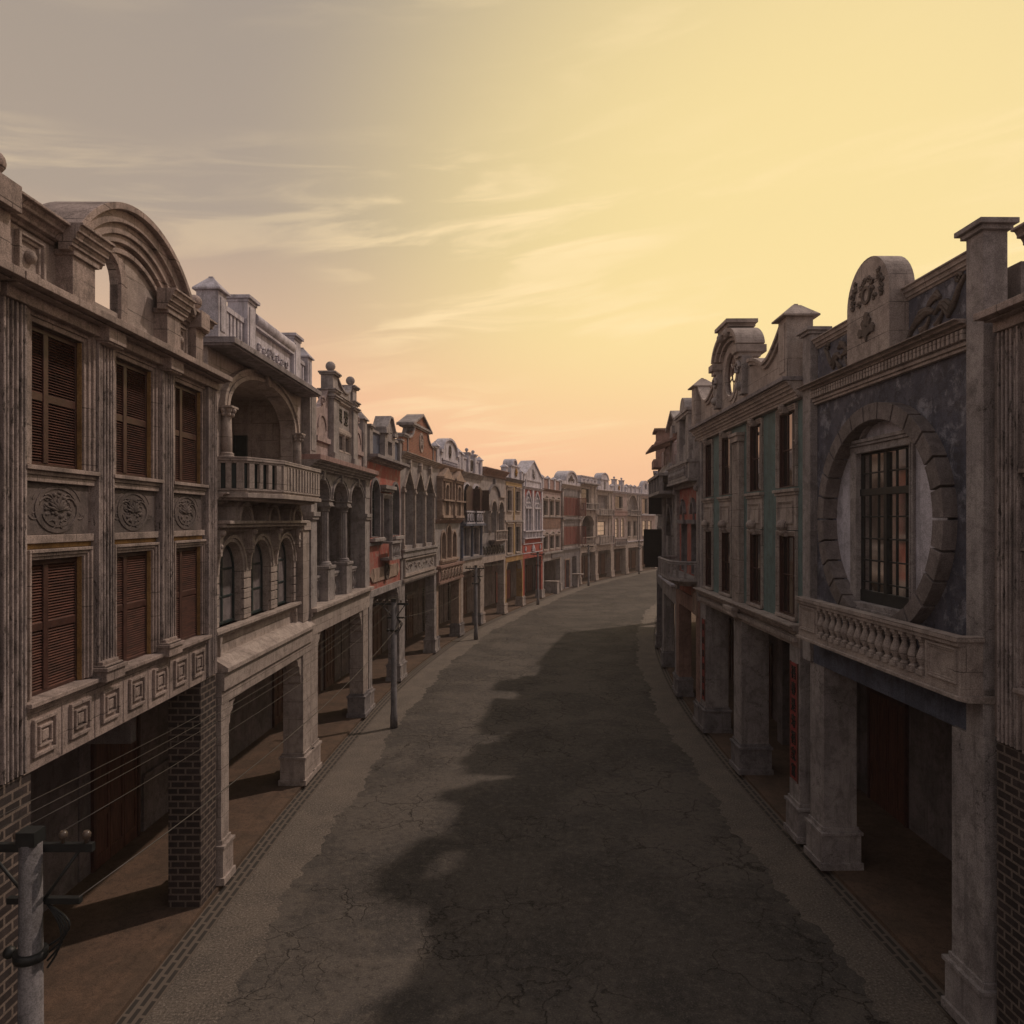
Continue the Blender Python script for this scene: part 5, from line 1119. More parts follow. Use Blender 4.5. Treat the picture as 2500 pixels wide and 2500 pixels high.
def L14():
    B = Bld('L', LN[14], LN[15], 'pale shophouse with a domed gable and a square bright paned window in the middle'); w = B.w
    body(B, 11.9)
    wall(B, 'cream', 4.5, 11.8, [rect(.5, 4.9, 9.45, 11.35), rect(.7, 3.9, 5.95, 7.85)])
    pane_window(B, rect(.5, 4.9, 9.45, 11.35), -.3, 'cream', 2, 1, .1, glassmat='inner')
    pane_window(B, rect(.7, 3.9, 5.95, 7.85), -.2, 'iron', 6, 3, .1, bars=.06, glassmat='skyglow')
    rail_bal(B, .3, w-.4, 8.75, 9.45, .5, 'grey', 8, True); rail_bal(B, .3, w-.4, 4.86, 5.9, .5, 'grey', 9, True)
    for a, b in ((0, .3), (5.2, 5.6), (w-.4, w-.01)): B.part('pilaster', 'cream', lambda m: m.box(a, b, -.1, .1, 5.9, 11.8))
    B.part('string_course', 'cream', lambda m: m.box(0, w-.01, -.1, .16, 8.3, 8.45))
    arcade(B, 3.95, 4.5, 'cream', .6, br=True)
    cornice(B, 0, w, 11.7, 12.0, 0, .35, 'cream', 3)
    def gb(m):
        pts = [(.6, 12.0), (w-.6, 12.0), (w-.7, 12.4), (w-1.6, 12.8), (w-1.75, 13.5)]+[(w/2+1.55*math.cos(PI*t/16), 13.5+.8*math.sin(PI*t/16)) for t in range(17)]+[(1.75, 13.5), (1.6, 12.8), (.7, 12.4)]
        m.prism(pts, [], -.5, .08); m.box(1.55, w-1.55, -.6, .2, 13.42, 13.55); m.arch(w/2, 13.5, 1.5, 1.66, -.9, .15, 0, 180, 18, .76, .9)
    B.part('gable', 'white', gb); B.part('niche', 'greyd', lambda m: m.prism(rarch(w/2-.35, w/2+.35, 12.2, 12.9), [], 0, .12))
    post(B, w-.5, w-.05, -.3, .1, 12.0, 12.7, 'white', 'pyr')
def L15():
    B = Bld('L', LN[15], LN[16], 'pale shophouse with two tall ball-topped gable posts and a pair of bright arched windows'); w = B.w
    body(B, 11.95)
    wall(B, 'pinkgrey', 4.4, 11.9, [rect(1.4, 4.6, 9.7, 11.4), rarch(1.3, 2.7, 5.55, 7.7), rarch(4.0, 5.4, 5.55, 7.7)])
    rwin(B, 1.4, 4.6, 9.7, 11.4, 'iron', 'cream', 8, 1, True, .2, bars=.06)
    for a in (1.3, 4.0): awin(B, a, a+1.4, 5.55, 7.7, 'iron', 'cream', None, 2, 5, .15, .06, 'skyglow')
    B.part('belt', 'pinkstone', lambda m: [m.box(0, w-.01, -.2, .16, 8.65, 9.2), m.box(0, w-.01, -.2, .22, 9.2, 9.3)])
    rail_bal(B, .8, w-.8, 4.45, 5.4, .35, 'grey', 10)
    arcade(B, 3.95, 4.4, 'cream', .7)
    cornice(B, 0, w, 11.8, 12.1, 0, .3, 'white', 3)
    for a in (.9, 4.2): post(B, a, a+.8, -.4, .15, 12.1, 13.65, 'white', 'ball', ballr=.16)
    B.part('gable', 'white', lambda m: m.box(1.7, 4.2, -.3, .02, 12.1, 13.1)); B.part('relief', 'gold', lambda m: leafy(m, 2.95, 12.6, .06, .4, 8))
    post(B, 0.02, .5, -.3, .1, 12.1, 12.8, 'white', 'pyr'); post(B, w-.6, w-.1, -.3, .1, 12.1, 12.8, 'white', 'pyr')
def L16():
    B = Bld('L', LN[16], LN[17], 'pale shophouse with one round arch opening above two narrow windows, near the far bend'); w = B.w
    body(B, 11.95)
    wall(B, 'cream', 4.8, 11.9, [rarch(.6, 4.9, 8.9, 10.2, 1.5), rect(.5, 1.7, 5.6, 7.85), rect(3.3, 4.6, 5.6, 7.85)])
    pane_window(B, rarch(.6, 4.9, 8.9, 10.2, 1.5), -.3, 'cream', 2, 1, .1, glassmat='inner'); B.part('archivolt', 'cream', lambda m: m.arch(2.75, 10.2, 2.15, 2.35, -.1, .12, 0, 180, 20, 1.5, 1.7))
    for a, b in ((.5, 1.7), (3.3, 4.6)): rwin(B, a, b, 5.6, 7.85, 'iron', 'cream', 2, 3)
    rail_bal(B, .4, 5.6, 8.75, 9.5, .5, 'grey', 7, True)
    for a, b in ((5.2, 5.7), (w-.4, w-.01)): B.part('pilaster', 'grey', lambda m: m.box(a, b, -.1, .12, 4.8, 11.9))
    B.part('string_course', 'white', lambda m: m.box(0, w-.01, -.1, .2, 4.75, 4.9))
    arcade(B, 3.9, 4.75, 'cream', .55); cornice(B, 0, w, 11.8, 12.1, 0, .3, 'white', 3)
    B.part('parapet', 'white', lambda m: [m.box(.1, w-.1, -.3, 0, 12.1, 13.0), m.box(.05, w-.06, -.4, .1, 13.0, 13.1)])
    for a in (.05, 2.0, 4.0, w-.5): post(B, a, a+.4, -.3, .1, 12.1, 13.12, 'white', 'pyr', ph=.2)
def L17():
    B = Bld('L', LN[17], LN[18], 'last visible pale shophouse at the bend, with a round oculus in its arched gable'); w = B.w
    body(B, 12.0)
    wall(B, 'pinkgrey', 4.8, 11.95, [rect(.9, 3.4, 9.05, 11.4), rect(.9, 2.7, 5.5, 7.9), rect(3.6, 5.4, 5.5, 7.9)])
    rwin(B, .9, 3.4, 9.05, 11.4, 'greyd', 'cream', 4, 3); rwin(B, .9, 2.7, 5.5, 7.9, 'iron', 'cream', 4, 3, bars=.06, gm='skyglow'); rwin(B, 3.6, 5.4, 5.5, 7.9, 'iron', 'cream', 4, 3, bars=.06, gm='skyglow')
    [B.part('string_course', 'white', lambda m: m.box(*q)) for q in ((0, w-.01, -.1, .3, 8.75, 8.95), (0, w-.01, -.1, .2, 4.8, 4.95))]
    arcade(B, 4.0, 4.8, 'cream', .6); cornice(B, 0, w, 11.85, 12.15, 0, .3, 'white', 3)
    B.part('gable', 'white', lambda m: [m.prism([(.5, 12.15), (4.3, 12.15)]+[(2.4+1.7*math.cos(PI*t/16), 13.0+1.25*math.sin(PI*t/16)) for t in range(17)], [[(2.4+.5*math.cos(2*PI*t/16), 13.3+.55*math.sin(2*PI*t/16)) for t in range(16)]], -.5, .1)])
    B.part('oculus', 'bluetrim', lambda m: m.arch(2.4, 13.3, .02, .52, -.3, -.1, 0, 360, 16, .02, .57))
    B2 = Bld('L', LN[18], LN[19], 'plain grey shophouse beyond the bend, hidden behind the right-hand row'); body(B2, 11.9); wall(B2, 'grey', 4.8, 11.9, [rect(1, 2.6, 5.5, 7.6), rect(4, 5.6, 5.5, 7.6)])
    for a in (1, 4): rwin(B2, a, a+1.6, 5.5, 7.6)
    arcade(B2, 4.0, 4.8, 'cream'); cornice(B2, 0, B2.w, 11.8, 12.2, 0, .3, 'white', 3)
def R3():
    B = Bld('R', RN[3], RN[4], 'shophouse with red upper wall, two small pointed hoods and a polygonal grey balcony'); w = B.w
    body(B, 10.2, z0=4.8)
    G = [(.9, 2.3), (3.3, 4.7)]
    wall(B, 'red', 4.9, 9.75, [rect(a, b, 5.8, 7.85) for a, b in G])
    for a, b in G:
        c = (a+b)/2
        pane_window(B, rect(a, b, 5.8, 7.85), -.25, 'greyd', 2, 2, .06, glassmat='inner', liner='greyd')
        B.part('gothic_hood', 'greyd', lambda m: [m.box(a-.2, b+.2, -.1, .2, 7.86, 8.02), m.strip(parch(c-.42, c+.42, 8.02, 8.25, 8.75)[2:], -.12, -.1, .14), m.box(c-.04, c+.04, 0, .08, 8.02, 8.7), m.ball(c, .1, 8.85, .07, 8)])
    for a, b in ((0, .4), (w-.45, w-.01)):
        B.part('pilaster', 'grey', lambda m: [m.box(a, b, -.1, .14, 4.9, 9.3), m.box(a-.04, b+.04, -.1, .24, 9.3, 9.4), m.ball((a+b)/2, .16, 9.25, .14, 8)])
    # parapet box with relief balusters
    B.part('parapet_box', 'grey', lambda m: [m.box(.2, w-.05, -.4, .48, 9.62, 10.24), m.box(.15, w, -.4, .58, 10.24, 10.36), m.box(.15, w, -.4, .54, 9.52, 9.62), m.box(0, w-.01, -.3, .2, 9.36, 9.54), rectframe(m, .6, w-.6, 9.76, 10.12, .12, .48, .54, True, 2)])
    for i in range(16): B.part('parapet_baluster', 'grey', lambda m: baluster(m, .75+(w-1.5)*(i+.5)/16, .52, 9.77, 10.12, 1.0, 6))
    B.part('gable', 'grey', lambda m: [m.box(1.0, 4.6, -.4, .12, 10.36, 11.2), m.box(1.4, 2.0, -.6, .28, 10.36, 12.4), m.box(3.6, 4.2, -.6, .28, 10.36, 12.4), m.box(2.0, 3.6, -.5, .05, 10.36, 12.4), m.box(1.25, 4.35, -.7, .38, 12.4, 12.52), m.box(1.35, 4.25, -.65, .32, 12.28, 12.4), m.arch(2.8, 12.5, .0, .62, -.9, .3, 0, 180, 18, .0, .62), m.box(.7, 1.4, -.4, .15, 10.36, 10.8), m.box(4.2, 4.95, -.4, .15, 10.36, 10.8), swirl(m, 1.2, 11.3, .1, .35, 1, 1.1, .10), swirl(m, 4.4, 11.3, .1, .35, -1, 1.1, .10)])
    # balcony
    P = [(.3, 0), (.6, .75), (1.3, 1.05), (4.3, 1.05), (5.0, .75), (5.3, 0)]
    def poly(m, z0, z1, k):
        A = [m.bm.verts.new(C3(2.8+(u-2.8)*k, o*k, z0)) for u, o in P]; T = [m.bm.verts.new(C3(2.8+(u-2.8)*k, o*k, z1)) for u, o in P]
        m.bm.faces.new(A); m.bm.faces.new(T)
        for i in range(6): m.bm.faces.new([A[i], A[(i+1) % 6], T[(i+1) % 6], T[i]])
    bal = B.part('balcony', 'grey', lambda m: [poly(m, 5.62, 5.74, 1.03), poly(m, 5.5, 5.62, .9), poly(m, 5.35, 5.5, .6)])
    B.part('handrail', 'grey', lambda m: [m.tube([(u, o, 6.36) for u, o in P], .055, 6, False), m.tube([(u, o, 6.28) for u, o in P], .035, 6, False)], bal)
    for (a, b) in zip(P, P[1:]):
        L = math.dist(a, b); n = max(2, int(L/.3))
        for i in range(n):
            t = (i+.5)/n; u = a[0]+(b[0]-a[0])*t; o = a[1]+(b[1]-a[1])*t
            B.part('baluster', 'grey', lambda m: m.box(u-.05, u+.05, o-.045, o+.045, 5.74, 6.27), bal)
    arcade(B, 4.3, 4.9, 'brownstone', .75, bm='greyd', o=.1)
    B.part('hanging_panel', 'tan', lambda m: [m.box(w-1.0, w-.3, .1, .16, 4.3, 5.2), rectframe(m, w-.9, w-.4, 4.4, 5.1, .06, .16, .19, True, 1)])
def R4():
    B = Bld('R', RN[4], RN[5], 'tall grey shophouse with a deep pointed arch, boxed top balcony and sloped canopy'); w = B.w
    body(B, 10.3, loggia=-1.5)
    wall(B, 'grey', 4.95, 9.3, [parch(2.0, 4.8, 5.1, 7.2, 8.8)])
    B.part('loggia_side_wall', 'grey', lambda m: [m.box(0, .3, -1.5, -.4, 4.95, 9.3), m.box(w-.3, w-.01, -1.5, -.4, 4.95, 9.3), m.box(.3, w-.3, -1.5, -.4, 9.0, 9.2)])
    B.part('arch_moulding', 'greyd', lambda m: [m.strip(parch(2.0, 4.8, 5.1, 7.2, 8.8)[2:], -.2, -.1, .12), m.box(3.2, 3.6, 0, .2, 8.8, 9.1)])
    for u in (.35, 1.0, 5.6, w-.35): B.part('pilaster', 'grey', lambda m: m.box(u-.1, u+.1, -.1, .14, 4.95, 9.3))
    B.part('top_balcony', 'grey', lambda m: [m.box(.1, w-.1, -.2, .85, 9.22, 9.36), m.box(.05, w-.05, -.2, .90, 10.05, 10.18)]+[m.box(a, a+.16, .68, .84, 9.36, 10.05) for a in (.1, 1.6, 3.2, 4.8, w-.3)])
    for i in range(22): B.part('baluster', 'greyd', lambda m: m.box(.35+(w-.8)*i/21-.03, .35+(w-.8)*i/21+.03, .74, .80, 9.36, 10.05))
    B.part('parapet', 'grey', lambda m: [m.box(.1, w-.1, -.4, .1, 10.18, 11.0), m.pyr(.1, w-.1, -1.2, .6, 10.19, 10.75, .6)])
    for u in (.4, 1.3, 2.2, 4.4, 5.3, w-.4): B.part('parapet_post', 'pinkgrey', lambda m: [m.box(u-.2, u+.2, -.4, .15, 10.6, 11.6), m.pyr(u-.22, u+.22, -.42, .17, 11.6, 11.8, .3)])
    B.part('canopy', 'brownstone', lambda m: m.hexa([(1.5, -.6, 12.05), (w-1.0, -.6, 12.05), (w-1.0, 1.1, 11.45), (1.5, 1.1, 11.45), (1.5, -.6, 12.15), (w-1.0, -.6, 12.15), (w-1.0, 1.1, 11.55), (1.5, 1.1, 11.55)]))
    for u in (1.8, w-1.3): B.part('canopy_post', 'brownstone', lambda m: m.box(u-.15, u+.15, -.2, .1, 11.0, 12.1))
    B.part('gable', 'grey', lambda m: [m.prism([(2.8, 12.1), (w-.2, 12.1), (w-.2, 12.5), (5.3, 13.1), (3.0, 12.5)], [], -.5, .0), m.strip([(2.7, 12.45), (5.0, 13.1), (w-.1, 12.55)], .14, -.6, .2), m.box(4.6, 5.2, -.4, .15, 10.3, 12.5)])
    arcade(B, 4.1, 4.95, 'grey', .7, bm='greyd'); B.part('ledge', 'white', lambda m: m.box(.05, w-.06, -.2, .32, 4.95, 5.04))
def R5():
    B = Bld('R', RN[5], RN[6], 'dark shophouse with two black shutter boards swung out over the street'); w = B.w
    body(B, 10.4)
    X = [(1.0, 2.6), (3.4, 5.0)]
    wall(B, 'greyd', 4.9, 10.4, [rect(a, b, c, d) for a, b in X for c, d in ((5.45, 7.5), (8.35, 10.0))])
    for a, b in X:
        for c, d in ((5.45, 7.5), (8.35, 10.0)): rwin(B, a, b, c, d, 'iron', 'grey')
    B.part('open_shutter', 'board', lambda m: [m.box(5.15, 5.20, .05, .80, 8.35, 10.0), m.box(5.13, 5.22, .05, .80, 8.33, 8.4)])
    B.part('open_shutter', 'board', lambda m: [m.box(5.35, 5.41, .05, 1.08, 5.55, 7.5), m.box(5.34, 5.42, .15, 1.0, 5.40, 5.56)])
    B.part('tower', 'brownstone', lambda m: [m.box(3.2, 5.0, -1.4, .30, 11.4, 13.0), m.box(3.0, 5.2, -1.6, .48, 13.0, 13.12), m.box(3.1, 5.1, -1.5, .42, 12.3, 12.4), m.box(3.0, 5.2, -1.5, .52, 10.95, 11.4), m.box(3.3, 4.9, -1.2, .18, 10.4, 10.95)])
    cornice(B, 0, w, 10.2, 10.5, 0, .3, 'grey', 3)
    arcade(B, 4.2, 4.9, 'greyd', .6)
    for k, lab in ((6, 'plain cream shophouse on the inside of the bend behind the one with black boards'), (7, 'plain grey shophouse deepest on the inside of the bend, hidden by its neighbours')):
        Q = Bld('R', RN[k], RN[k+1], lab); body(Q, 10.9); wall(Q, 'cream' if k == 6 else 'grey', 4.8, 10.9, [rect(a, a+1.4, c, c+2) for a in (1, 3.6) for c in (5.5, 8.4)])
        for a in (1, 3.6):
            for c in (5.5, 8.4): rwin(Q, a, a+1.4, c, c+2)
        arcade(Q, 4.1, 4.8, 'cream'); cornice(Q, 0, Q.w, 10.8, 11.1, 0, .3, 'white', 3)
# ------------------------------------------------------------------ ground
def smooth(P, step=1.0):
    out = []
    P = [Vector(p) for p in P]
    for i in range(len(P)-1):
        p0 = P[max(i-1, 0)]; p1 = P[i]; p2 = P[i+1]; p3 = P[min(i+2, len(P)-1)]
        n = max(2, int((p2-p1).length/step))
        for k in range(n):
            t = k/n
            # non-uniform spacing: scale tangents to the segment
            m1 = (p2-p0)*((p2-p1).length/max(1e-6, (p2-p0).length)); m2 = (p3-p1)*((p2-p1).length/max(1e-6, (p3-p1).length))
            h = (2*t**3-3*t**2+1)*p1+(t**3-2*t**2+t)*m1+(-2*t**3+3*t**2)*p2+(t**3-t**2)*m2
            out.append(h)
    out.append(P[-1]); return out
def offs(P, d):
    o = []
    for i, p in enumerate(P):
        t = (P[min(i+1, len(P)-1)]-P[max(i-1, 0)]).normalized(); o.append(p+Vector((t.y, -t.x))*d)
    return o
SL = smooth(LC); SR = smooth(RC)
def ribbon(name, A, Bp, za, zb, mat, thick=0, uv=False):
    bm = bmesh.new(); n = min(len(A), len(Bp)); uvl = bm.loops.layers.uv.new('uv') if uv else None
    va = [bm.verts.new((p.x, p.y, za)) for p in A[:n]]; vb = [bm.verts.new((p.x, p.y, zb)) for p in Bp[:n]]
    L = [0]
    for i in range(1, n): L.append(L[-1]+(A[i]-A[i-1]).length)
    for i in range(n-1):
        f = bm.faces.new([va[i], va[i+1], vb[i+1], vb[i]])
        if f.normal.z < 0: pass
        if uv:
            w = (A[i]-Bp[i]).length
            for l, q in zip(f.loops, ((L[i], 0), (L[i+1], 0), (L[i+1], w), (L[i], w))): l[uvl].uv = q
    if thick:
        r = bmesh.ops.extrude_face_region(bm, geom=list(bm.faces))
        for v in [e for e in r['geom'] if isinstance(e, bmesh.types.BMVert)]: v.co.z -= thick
    bmesh.ops.recalc_face_normals(bm, faces=bm.faces)
    if not thick:
        for f in bm.faces:
            if f.normal.z < 0: f.normal_flip()
    me = bpy.data.meshes.new(name); bm.to_mesh(me); bm.free(); me.materials.append(M[mat])
    o = bpy.data.objects.new(name, me); COL.objects.link(o); o['kind'] = 'structure'; return o
def ground():
    bm = bmesh.new(); n = 8; s = 320
    vs = [bm.verts.new((x, y, -.012)) for x, y in ((-s, -s), (s, -s), (s, s), (-s, s))]; bm.faces.new(vs)
    me = bpy.data.meshes.new('ground'); bm.to_mesh(me); bm.free(); me.materials.append(M['earth']); g = bpy.data.objects.new('ground', me); COL.objects.link(g); g['kind'] = 'structure'
    # verge under everything between the kerbs
    def resamp(P, n=420):
        L = [0]
        for a, b in zip(P, P[1:]): L.append(L[-1]+(b-a).length)
        out = []; j = 0
        for i in range(n):
            s_ = L[-1]*i/(n-1)
            while j < len(L)-2 and L[j+1] < s_: j += 1
            t = (s_-L[j])/max(1e-6, L[j+1]-L[j]); out.append(P[j].lerp(P[j+1], min(1, t)))
        return out
    def nearest(P, p):
        best = None
        for a, b in zip(P, P[1:]):
            d = b-a; t = max(0, min(1, (p-a).dot(d)/max(1e-9, d.dot(d)))); q = a+d*t; L = (q-p).length
            if best is None or L < best[0]: best = (L, q)
        return best[1]
    A = resamp(SL, 1500); Bq = [nearest(SR, p) for p in A]
    ribbon('verge', A, Bq, .0, .0, 'gravel')
    rnd = random.Random(11)
    def walk(ph):
        return [.20*math.sin(i*.052+ph)+.14*math.sin(i*.17+ph*2)+.09*math.sin(i*.47+ph)+.07*math.sin(i*1.1+ph)+rnd.uniform(-.10, .10) for i in range(1500)]
    ja, jb = walk(0), walk(2)
    RA = [a+(b-a).normalized()*(1.2+ja[i]*.55) for i, (a, b) in enumerate(zip(A, Bq))]
    RB = [b-(b-a).normalized()*(1.05+jb[i]*.55) for i, (a, b) in enumerate(zip(A, Bq))]
    ribbon('road', RA, RB, .005, .005, 'asphalt')
    ribbon('drain_channel', offs(SL, 0), offs(SL, -.40), .012, .05, 'drain', uv=True)
    ribbon('drain_channel', offs(SR, .0), offs(SR, .30), .012, .05, 'drain', uv=True)
    ribbon('pavement', offs(SL, -.40), offs(SL, -4.4), .145, .145, 'pave', .15)
    ribbon('pavement', offs(SR, .30), offs(SR, 4.2), .145, .145, 'pave', .15)
ground()
# ------------------------------------------------------------------ utility poles and wires
def dup(root, loc, rz, label):
    r = root.copy(); COL.objects.link(r); r.location = loc; r.rotation_euler = (0, 0, rz); r['label'] = label
    for ch in list(root.children):
        c = ch.copy(); COL.objects.link(c); c.parent = r
        for g in list(ch.children):
            d = g.copy(); COL.objects.link(d); d.parent = c
    return r
def pole():
    r = bpy.data.objects.new('utility_pole', None); COL.objects.link(r)
    tag(r, 'nearest full grey utility pole, standing at the left verge by the red shophouse', 'utility pole', 'utility poles along the left verge')
    def P(name, mat, fn, par=None):
        m = MB(); fn(m); return m.bake(name, mat, par or r)
    P('shaft', 'pole', lambda m: [m.lathe(0, 0, [(.145, 0), (.145, .5), (.125, .52), (.10, 4.85)], 14)])
    P('pole_cap', 'iron', lambda m: m.box(-.09, .09, -.09, .09, 4.84, 4.98))
    a = P('crossarm', 'iron', lambda m: m.box(-.75, .55, -.14, -.08, 4.72, 4.80))
    for x in (-.68, -.42, -.2, .25, .48): P('insulator', 'ceramic', lambda m: m.lathe(x, -.11, [(.02, 4.8), (.02, 4.84), (.04, 4.85), (.045, 4.89), (.025, 4.92)], 8), a)
    P('arm_brace', 'iron', lambda m: [m.tube([(-.5, -.11, 4.74), (0, -.10, 4.15)], .018, 5), m.tube([(.42, -.11, 4.74), (0, -.10, 4.15)], .018, 5)])
    P('lower_arm', 'iron', lambda m: [m.box(-.3, .42, -.15, -.09, 4.2, 4.26)])
    P('clamp', 'iron', lambda m: [m.lathe(0, 0, [(.15, 3.72), (.15, 3.80)], 12), m.tube([(-.1, -.05, 3.76), (-.24, -.05, 3.76)], .02, 5), m.ball(-.24, -.05, 3.75, .06, 8)])
    P('cable_loop', 'iron', lambda m: [m.tube([(.1+.22*math.sin(PI*t/10)*(1-.12*k), -.1, 4.2-.42*t/10-.07*k*(t/10)) for t in range(11)], .012, 5) for k in range(4)])
    return r
PP = [(-4.55, 28.4), (-2.42, 49.4), (2.45, 69.7), (9.35, 90.0), (18.9, 109.6), (-4.70, 7.2)]
def headingL(y):
    for a, b in zip(SL, SL[1:]):
        if a.y <= y <= b.y: d = b-a; return math.atan2(-d.x, d.y)
    return 0
p0 = pole(); heads = []
LBL = ['', 'second grey utility pole from the front, at the verge by the maroon shutter boards', 'third utility pole from the front, in front of the bright red shophouse', 'fourth utility pole from the front, small, before the round-arched loggia house', 'farthest utility pole, tiny, near the bend', 'utility pole at the lower left in front of the brick pier']
for i, (x, y) in enumerate(PP):
    h = headingL(y)
    if i == 0: p0.location = (x, y, 0); p0.rotation_euler = (0, 0, h)
    else: dup(p0, (x, y, 0), h, LBL[i])
def head(i, dx, z):
    x, y = PP[i]; h = headingL(y); return Vector((x+dx*math.cos(h)+.11*math.sin(-h), y+dx*math.sin(h)+.11*math.cos(h), z))
order = [5, 0, 1, 2, 3, 4]; wn = 0
cols = [(-.68, 4.92, 'leftmost'), (-.42, 4.92, 'second'), (-.2, 4.92, 'third'), (.25, 4.92, 'fourth'), (.40, 4.26, 'lowest')]
spans = ['between the lower left pole and the nearest full pole', 'between the first and second full poles', 'between the second and third poles', 'between the third and fourth poles', 'between the fourth and farthest poles']
for s_, (i, j) in enumerate(zip(order, order[1:])):
    for dx, z, nm in cols:
        a, b = head(i, dx, z), head(j, dx, z); m = MB()
        P = []
        for k in range(17):
            t = k/16; p = a.lerp(b, t); p.z -= (.34 if z > 4.5 else .45)*4*t*(1-t); P.append((p.x, -p.y, p.z))
        m.tube(P, .004 if z > 4.5 else .008, 5); o = m.bake('overhead_wire', 'wire')
        tag(o, '%s overhead wire strung %s' % (nm, spans[s_]), 'wire', 'overhead wires')
# ------------------------------------------------------------------ loose things
def thing(name, label, cat, loc, rz=0, group=None):
    o = bpy.data.objects.new(name, None); COL.objects.link(o); o.location = loc; o.rotation_euler = (0, 0, rz); tag(o, label, cat, group); return o
def banner(B, u, z0, z1, w, o, label, txt):
    p = B.world(u, o, z0); r = thing('couplet_banner', label, 'banner', p, B.root.rotation_euler.z, 'red couplet banners')
    h = z1-z0; m = MB(); m.box(-w/2, w/2, 0, .02, 0, h); m.bake('cloth', 'banner', r)
    m = MB(); m.box(-w/2-.03, -w/2, 0, .03, -.02, h+.02); m.box(w/2, w/2+.03, 0, .03, -.02, h+.02); m.bake('border', 'wood', r)
    class Q: root = r
    for i, c in enumerate(txt):
        letters(Q, c, 0, h-(i+.62)*h/len(txt)*.98, .026, w*.66, 'ink', r, 'character', 1.0, 1.15)
L1(); L2(); L3(); L4(); L5(); L6(); L7(); L8(); L9(); L10(); L11(); L12(); L13(); L14(); L15(); L16(); L17()
shuttered_house('R', RN[0], RN[1], 'dark stone shophouse with fluted pilasters cut by the right edge of the photo', mirror=True)
R1(); b2 = R2(); R3(); R4(); R5()
banner(b2, 9.80, 1.55, 4.45, .46, .085, 'larger red banner with black brush characters, beside the baluster balcony', '福春是寿福家富')
banner(b2, .62, 1.3, 4.3, .36, .085, 'narrow darker red banner on the far pier of the sea-green shophouse', '春風得意家和')
def block(label, x, y, rz, parts):
    r = thing('stone_block', label, 'stone block', (x, y, .0), rz)
    for nm, b, mt in parts:
        m = MB(); m.box(*b); m.bake(nm, mt, r, .015)
block('low grey stone block at the verge below the dark red shutters', 4.35, 80.3, -.3, [('block', (-.7, .7, -.5, .5, 0, 1.3), 'grey'), ('top_slab', (-.75, .75, -.55, .55, 1.3, 1.4), 'cream')])
block('grey pedestal with a thin slab top beside the fourth utility pole', 7.6, 88.2, -.35, [('pedestal', (-.35, .35, -.3, .3, 0, 1.5), 'grey'), ('top_slab', (-.9, .9, -.5, .5, 1.5, 1.62), 'cream')])
# ------------------------------------------------------------------ sky, sun, camera
W = bpy.data.worlds.new('World'); S.world = W; W.use_nodes = True; nt = W.node_tree; nt.nodes.clear(); n = N(nt)
SUN_AZ, SUN_EL = math.radians(54), math.radians(50)
out = n.node('ShaderNodeOutputWorld')
tc = n.node('ShaderNodeTexCoord').outputs['Generated']
nrm = n.node('ShaderNodeVectorMath', operation='NORMALIZE'); n.link(tc, nrm.inputs[0]); vec = nrm.outputs[0]
sep = n.node('ShaderNodeSeparateXYZ'); n.link(vec, sep.inputs[0])
el = n.math('ARCSINE', sep.outputs[2])
ramp = n.node('ShaderNodeValToRGB'); n.link(n.math('MULTIPLY', el, 1/(PI/2), clamp=True), ramp.inputs[0])
STOPS = [(0.0, (1.12, .56, .34)), (.055, (1.06, .54, .33)), (.11, (.90, .50, .31)), (.165, (.64, .44, .30)), (.235, (.43, .345, .27)), (.42, (.37, .31, .255)), (.6, (.42, .38, .37)), (1.0, (.48, .45, .48))]
e = ramp.color_ramp.elements
e[0].position, e[0].color = STOPS[0][0], (*STOPS[0][1], 1); e[1].position, e[1].color = STOPS[-1][0], (*STOPS[-1][1], 1)
for p, c in STOPS[1:-1]:
    q = e.new(p); q.color = (*c, 1)
def dirv(az, elv): a, b = math.radians(az), math.radians(elv); return (math.sin(a)*math.cos(b), math.cos(a)*math.cos(b), math.sin(b))
def dot(d, v=None):
    q = n.node('ShaderNodeVectorMath', operation='DOT_PRODUCT'); n.link(v or vec, q.inputs[0]); q.inputs[1].default_value = d; return q.outputs['Value']
glow = n.math('POWER', n.rng(dot(dirv(24, 14)), math.cos(math.radians(46)), .998), 1.35)
col = n.mix(n.math('MULTIPLY', n.math('MULTIPLY', glow, .80), n.rng(el, .02, .26, .25, 1.0)), ramp.outputs[0], (1.10, .86, .36))
# far from the glow the sky is greyer and dimmer
away = n.rng(dot(dirv(20, 5)), .62, -.5)
col = n.mix(n.math('MULTIPLY', away, .85), col, (.34, .31, .31))
# thin clouds: noise stretched along the horizon
pr = n.node('ShaderNodeCombineXYZ')
az = n.math('ARCTAN2', sep.outputs[0], sep.outputs[1])
n.link(n.math('MULTIPLY', az, 2.0), pr.inputs[0]); n.link(n.math('ADD', n.math('MULTIPLY', el, 13.0), n.math('MULTIPLY', az, -1.6)), pr.inputs[1])
cn = n.noise(pr.outputs[0], 1.9, 7, .55, .7)
cn2 = n.noise(n.scale(pr.outputs[0], (.6, .5, 1), (3, 1, 0)), 1.2, 4, .5, .2)
cf = n.math('MULTIPLY', n.rng(cn, .46, .66), n.rng(cn2, .42, .60))
col = n.mix(n.math('MULTIPLY', cf, n.math('MULTIPLY', n.rng(glow, .0, .5, .22, .55), n.rng(el, .36, .52, 1.0, .25))), col, (1.16, .88, .50))
gcol = n.mix(n.rng(el, -.02, -.06), col, (.10, .075, .06))
bg = n.node('ShaderNodeBackground'); n.link(gcol, bg.inputs[0]); bg.inputs[1].default_value = 1.0
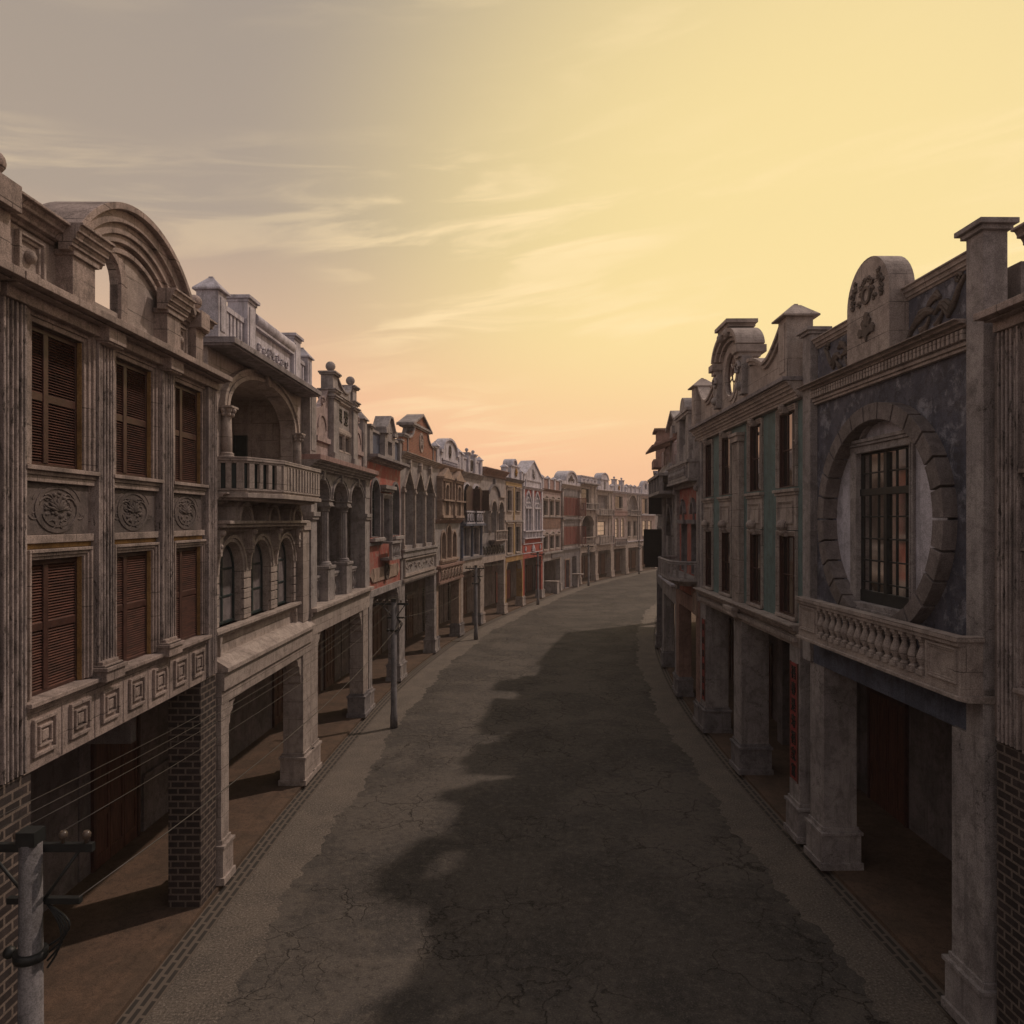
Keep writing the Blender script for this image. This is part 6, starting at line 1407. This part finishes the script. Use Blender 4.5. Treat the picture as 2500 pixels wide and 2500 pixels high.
sky = n.node('ShaderNodeTexSky', sky_type='NISHITA', sun_disc=False); sky.sun_elevation = SUN_EL; sky.sun_rotation = SUN_AZ
bg2 = n.node('ShaderNodeBackground'); n.link(sky.outputs[0], bg2.inputs[0]); bg2.inputs[1].default_value = .004
ad = n.node('ShaderNodeAddShader'); n.link(bg.outputs[0], ad.inputs[0]); n.link(bg2.outputs[0], ad.inputs[1]); n.link(ad.outputs[0], out.inputs[0])
sl = bpy.data.lights.new('sun', 'SUN'); sl.energy = 1.55; sl.angle = math.radians(1.3); sl.color = (1.0, .80, .68)
so = bpy.data.objects.new('sun', sl); COL.objects.link(so)
d = Vector((math.sin(SUN_AZ)*math.cos(SUN_EL), math.cos(SUN_AZ)*math.cos(SUN_EL), math.sin(SUN_EL)))
so.rotation_euler = d.to_track_quat('Z', 'Y').to_euler(); so.location = (0, 0, 60)
cam = bpy.data.cameras.new('camera'); co = bpy.data.objects.new('camera', cam); COL.objects.link(co)
co.location = (0, 0, 8.0); co.rotation_euler = (PI/2, 0, 0); cam.sensor_width = 36; cam.lens = 36*1800/2500; cam.shift_y = 20/2500; cam.clip_start = .1; cam.clip_end = 3000
S.camera = co
hb = MB(); hb.box(-330, 330, -330, 330, -1.5, 30); hz = hb.bake('haze', 'ink'); hz.data.materials.clear()
hm = bpy.data.materials.new('haze'); hm.use_nodes = True; hm.node_tree.nodes.clear(); ho = hm.node_tree.nodes.new('ShaderNodeOutputMaterial'); hv = hm.node_tree.nodes.new('ShaderNodeVolumePrincipled')
hv.inputs['Color'].default_value = (.92, .80, .74, 1); hv.inputs['Density'].default_value = .0009; hv.inputs['Anisotropy'].default_value = .3; hm.node_tree.links.new(hv.outputs[0], ho.inputs['Volume']); hz.data.materials.append(hm); hz['kind'] = 'stuff'
S.view_settings.view_transform = 'Standard'; S.view_settings.look = 'None'; S.view_settings.exposure = 0; S.view_settings.gamma = 1
S.cycles.max_bounces = 6; S.cycles.diffuse_bounces = 3; S.cycles.glossy_bounces = 3
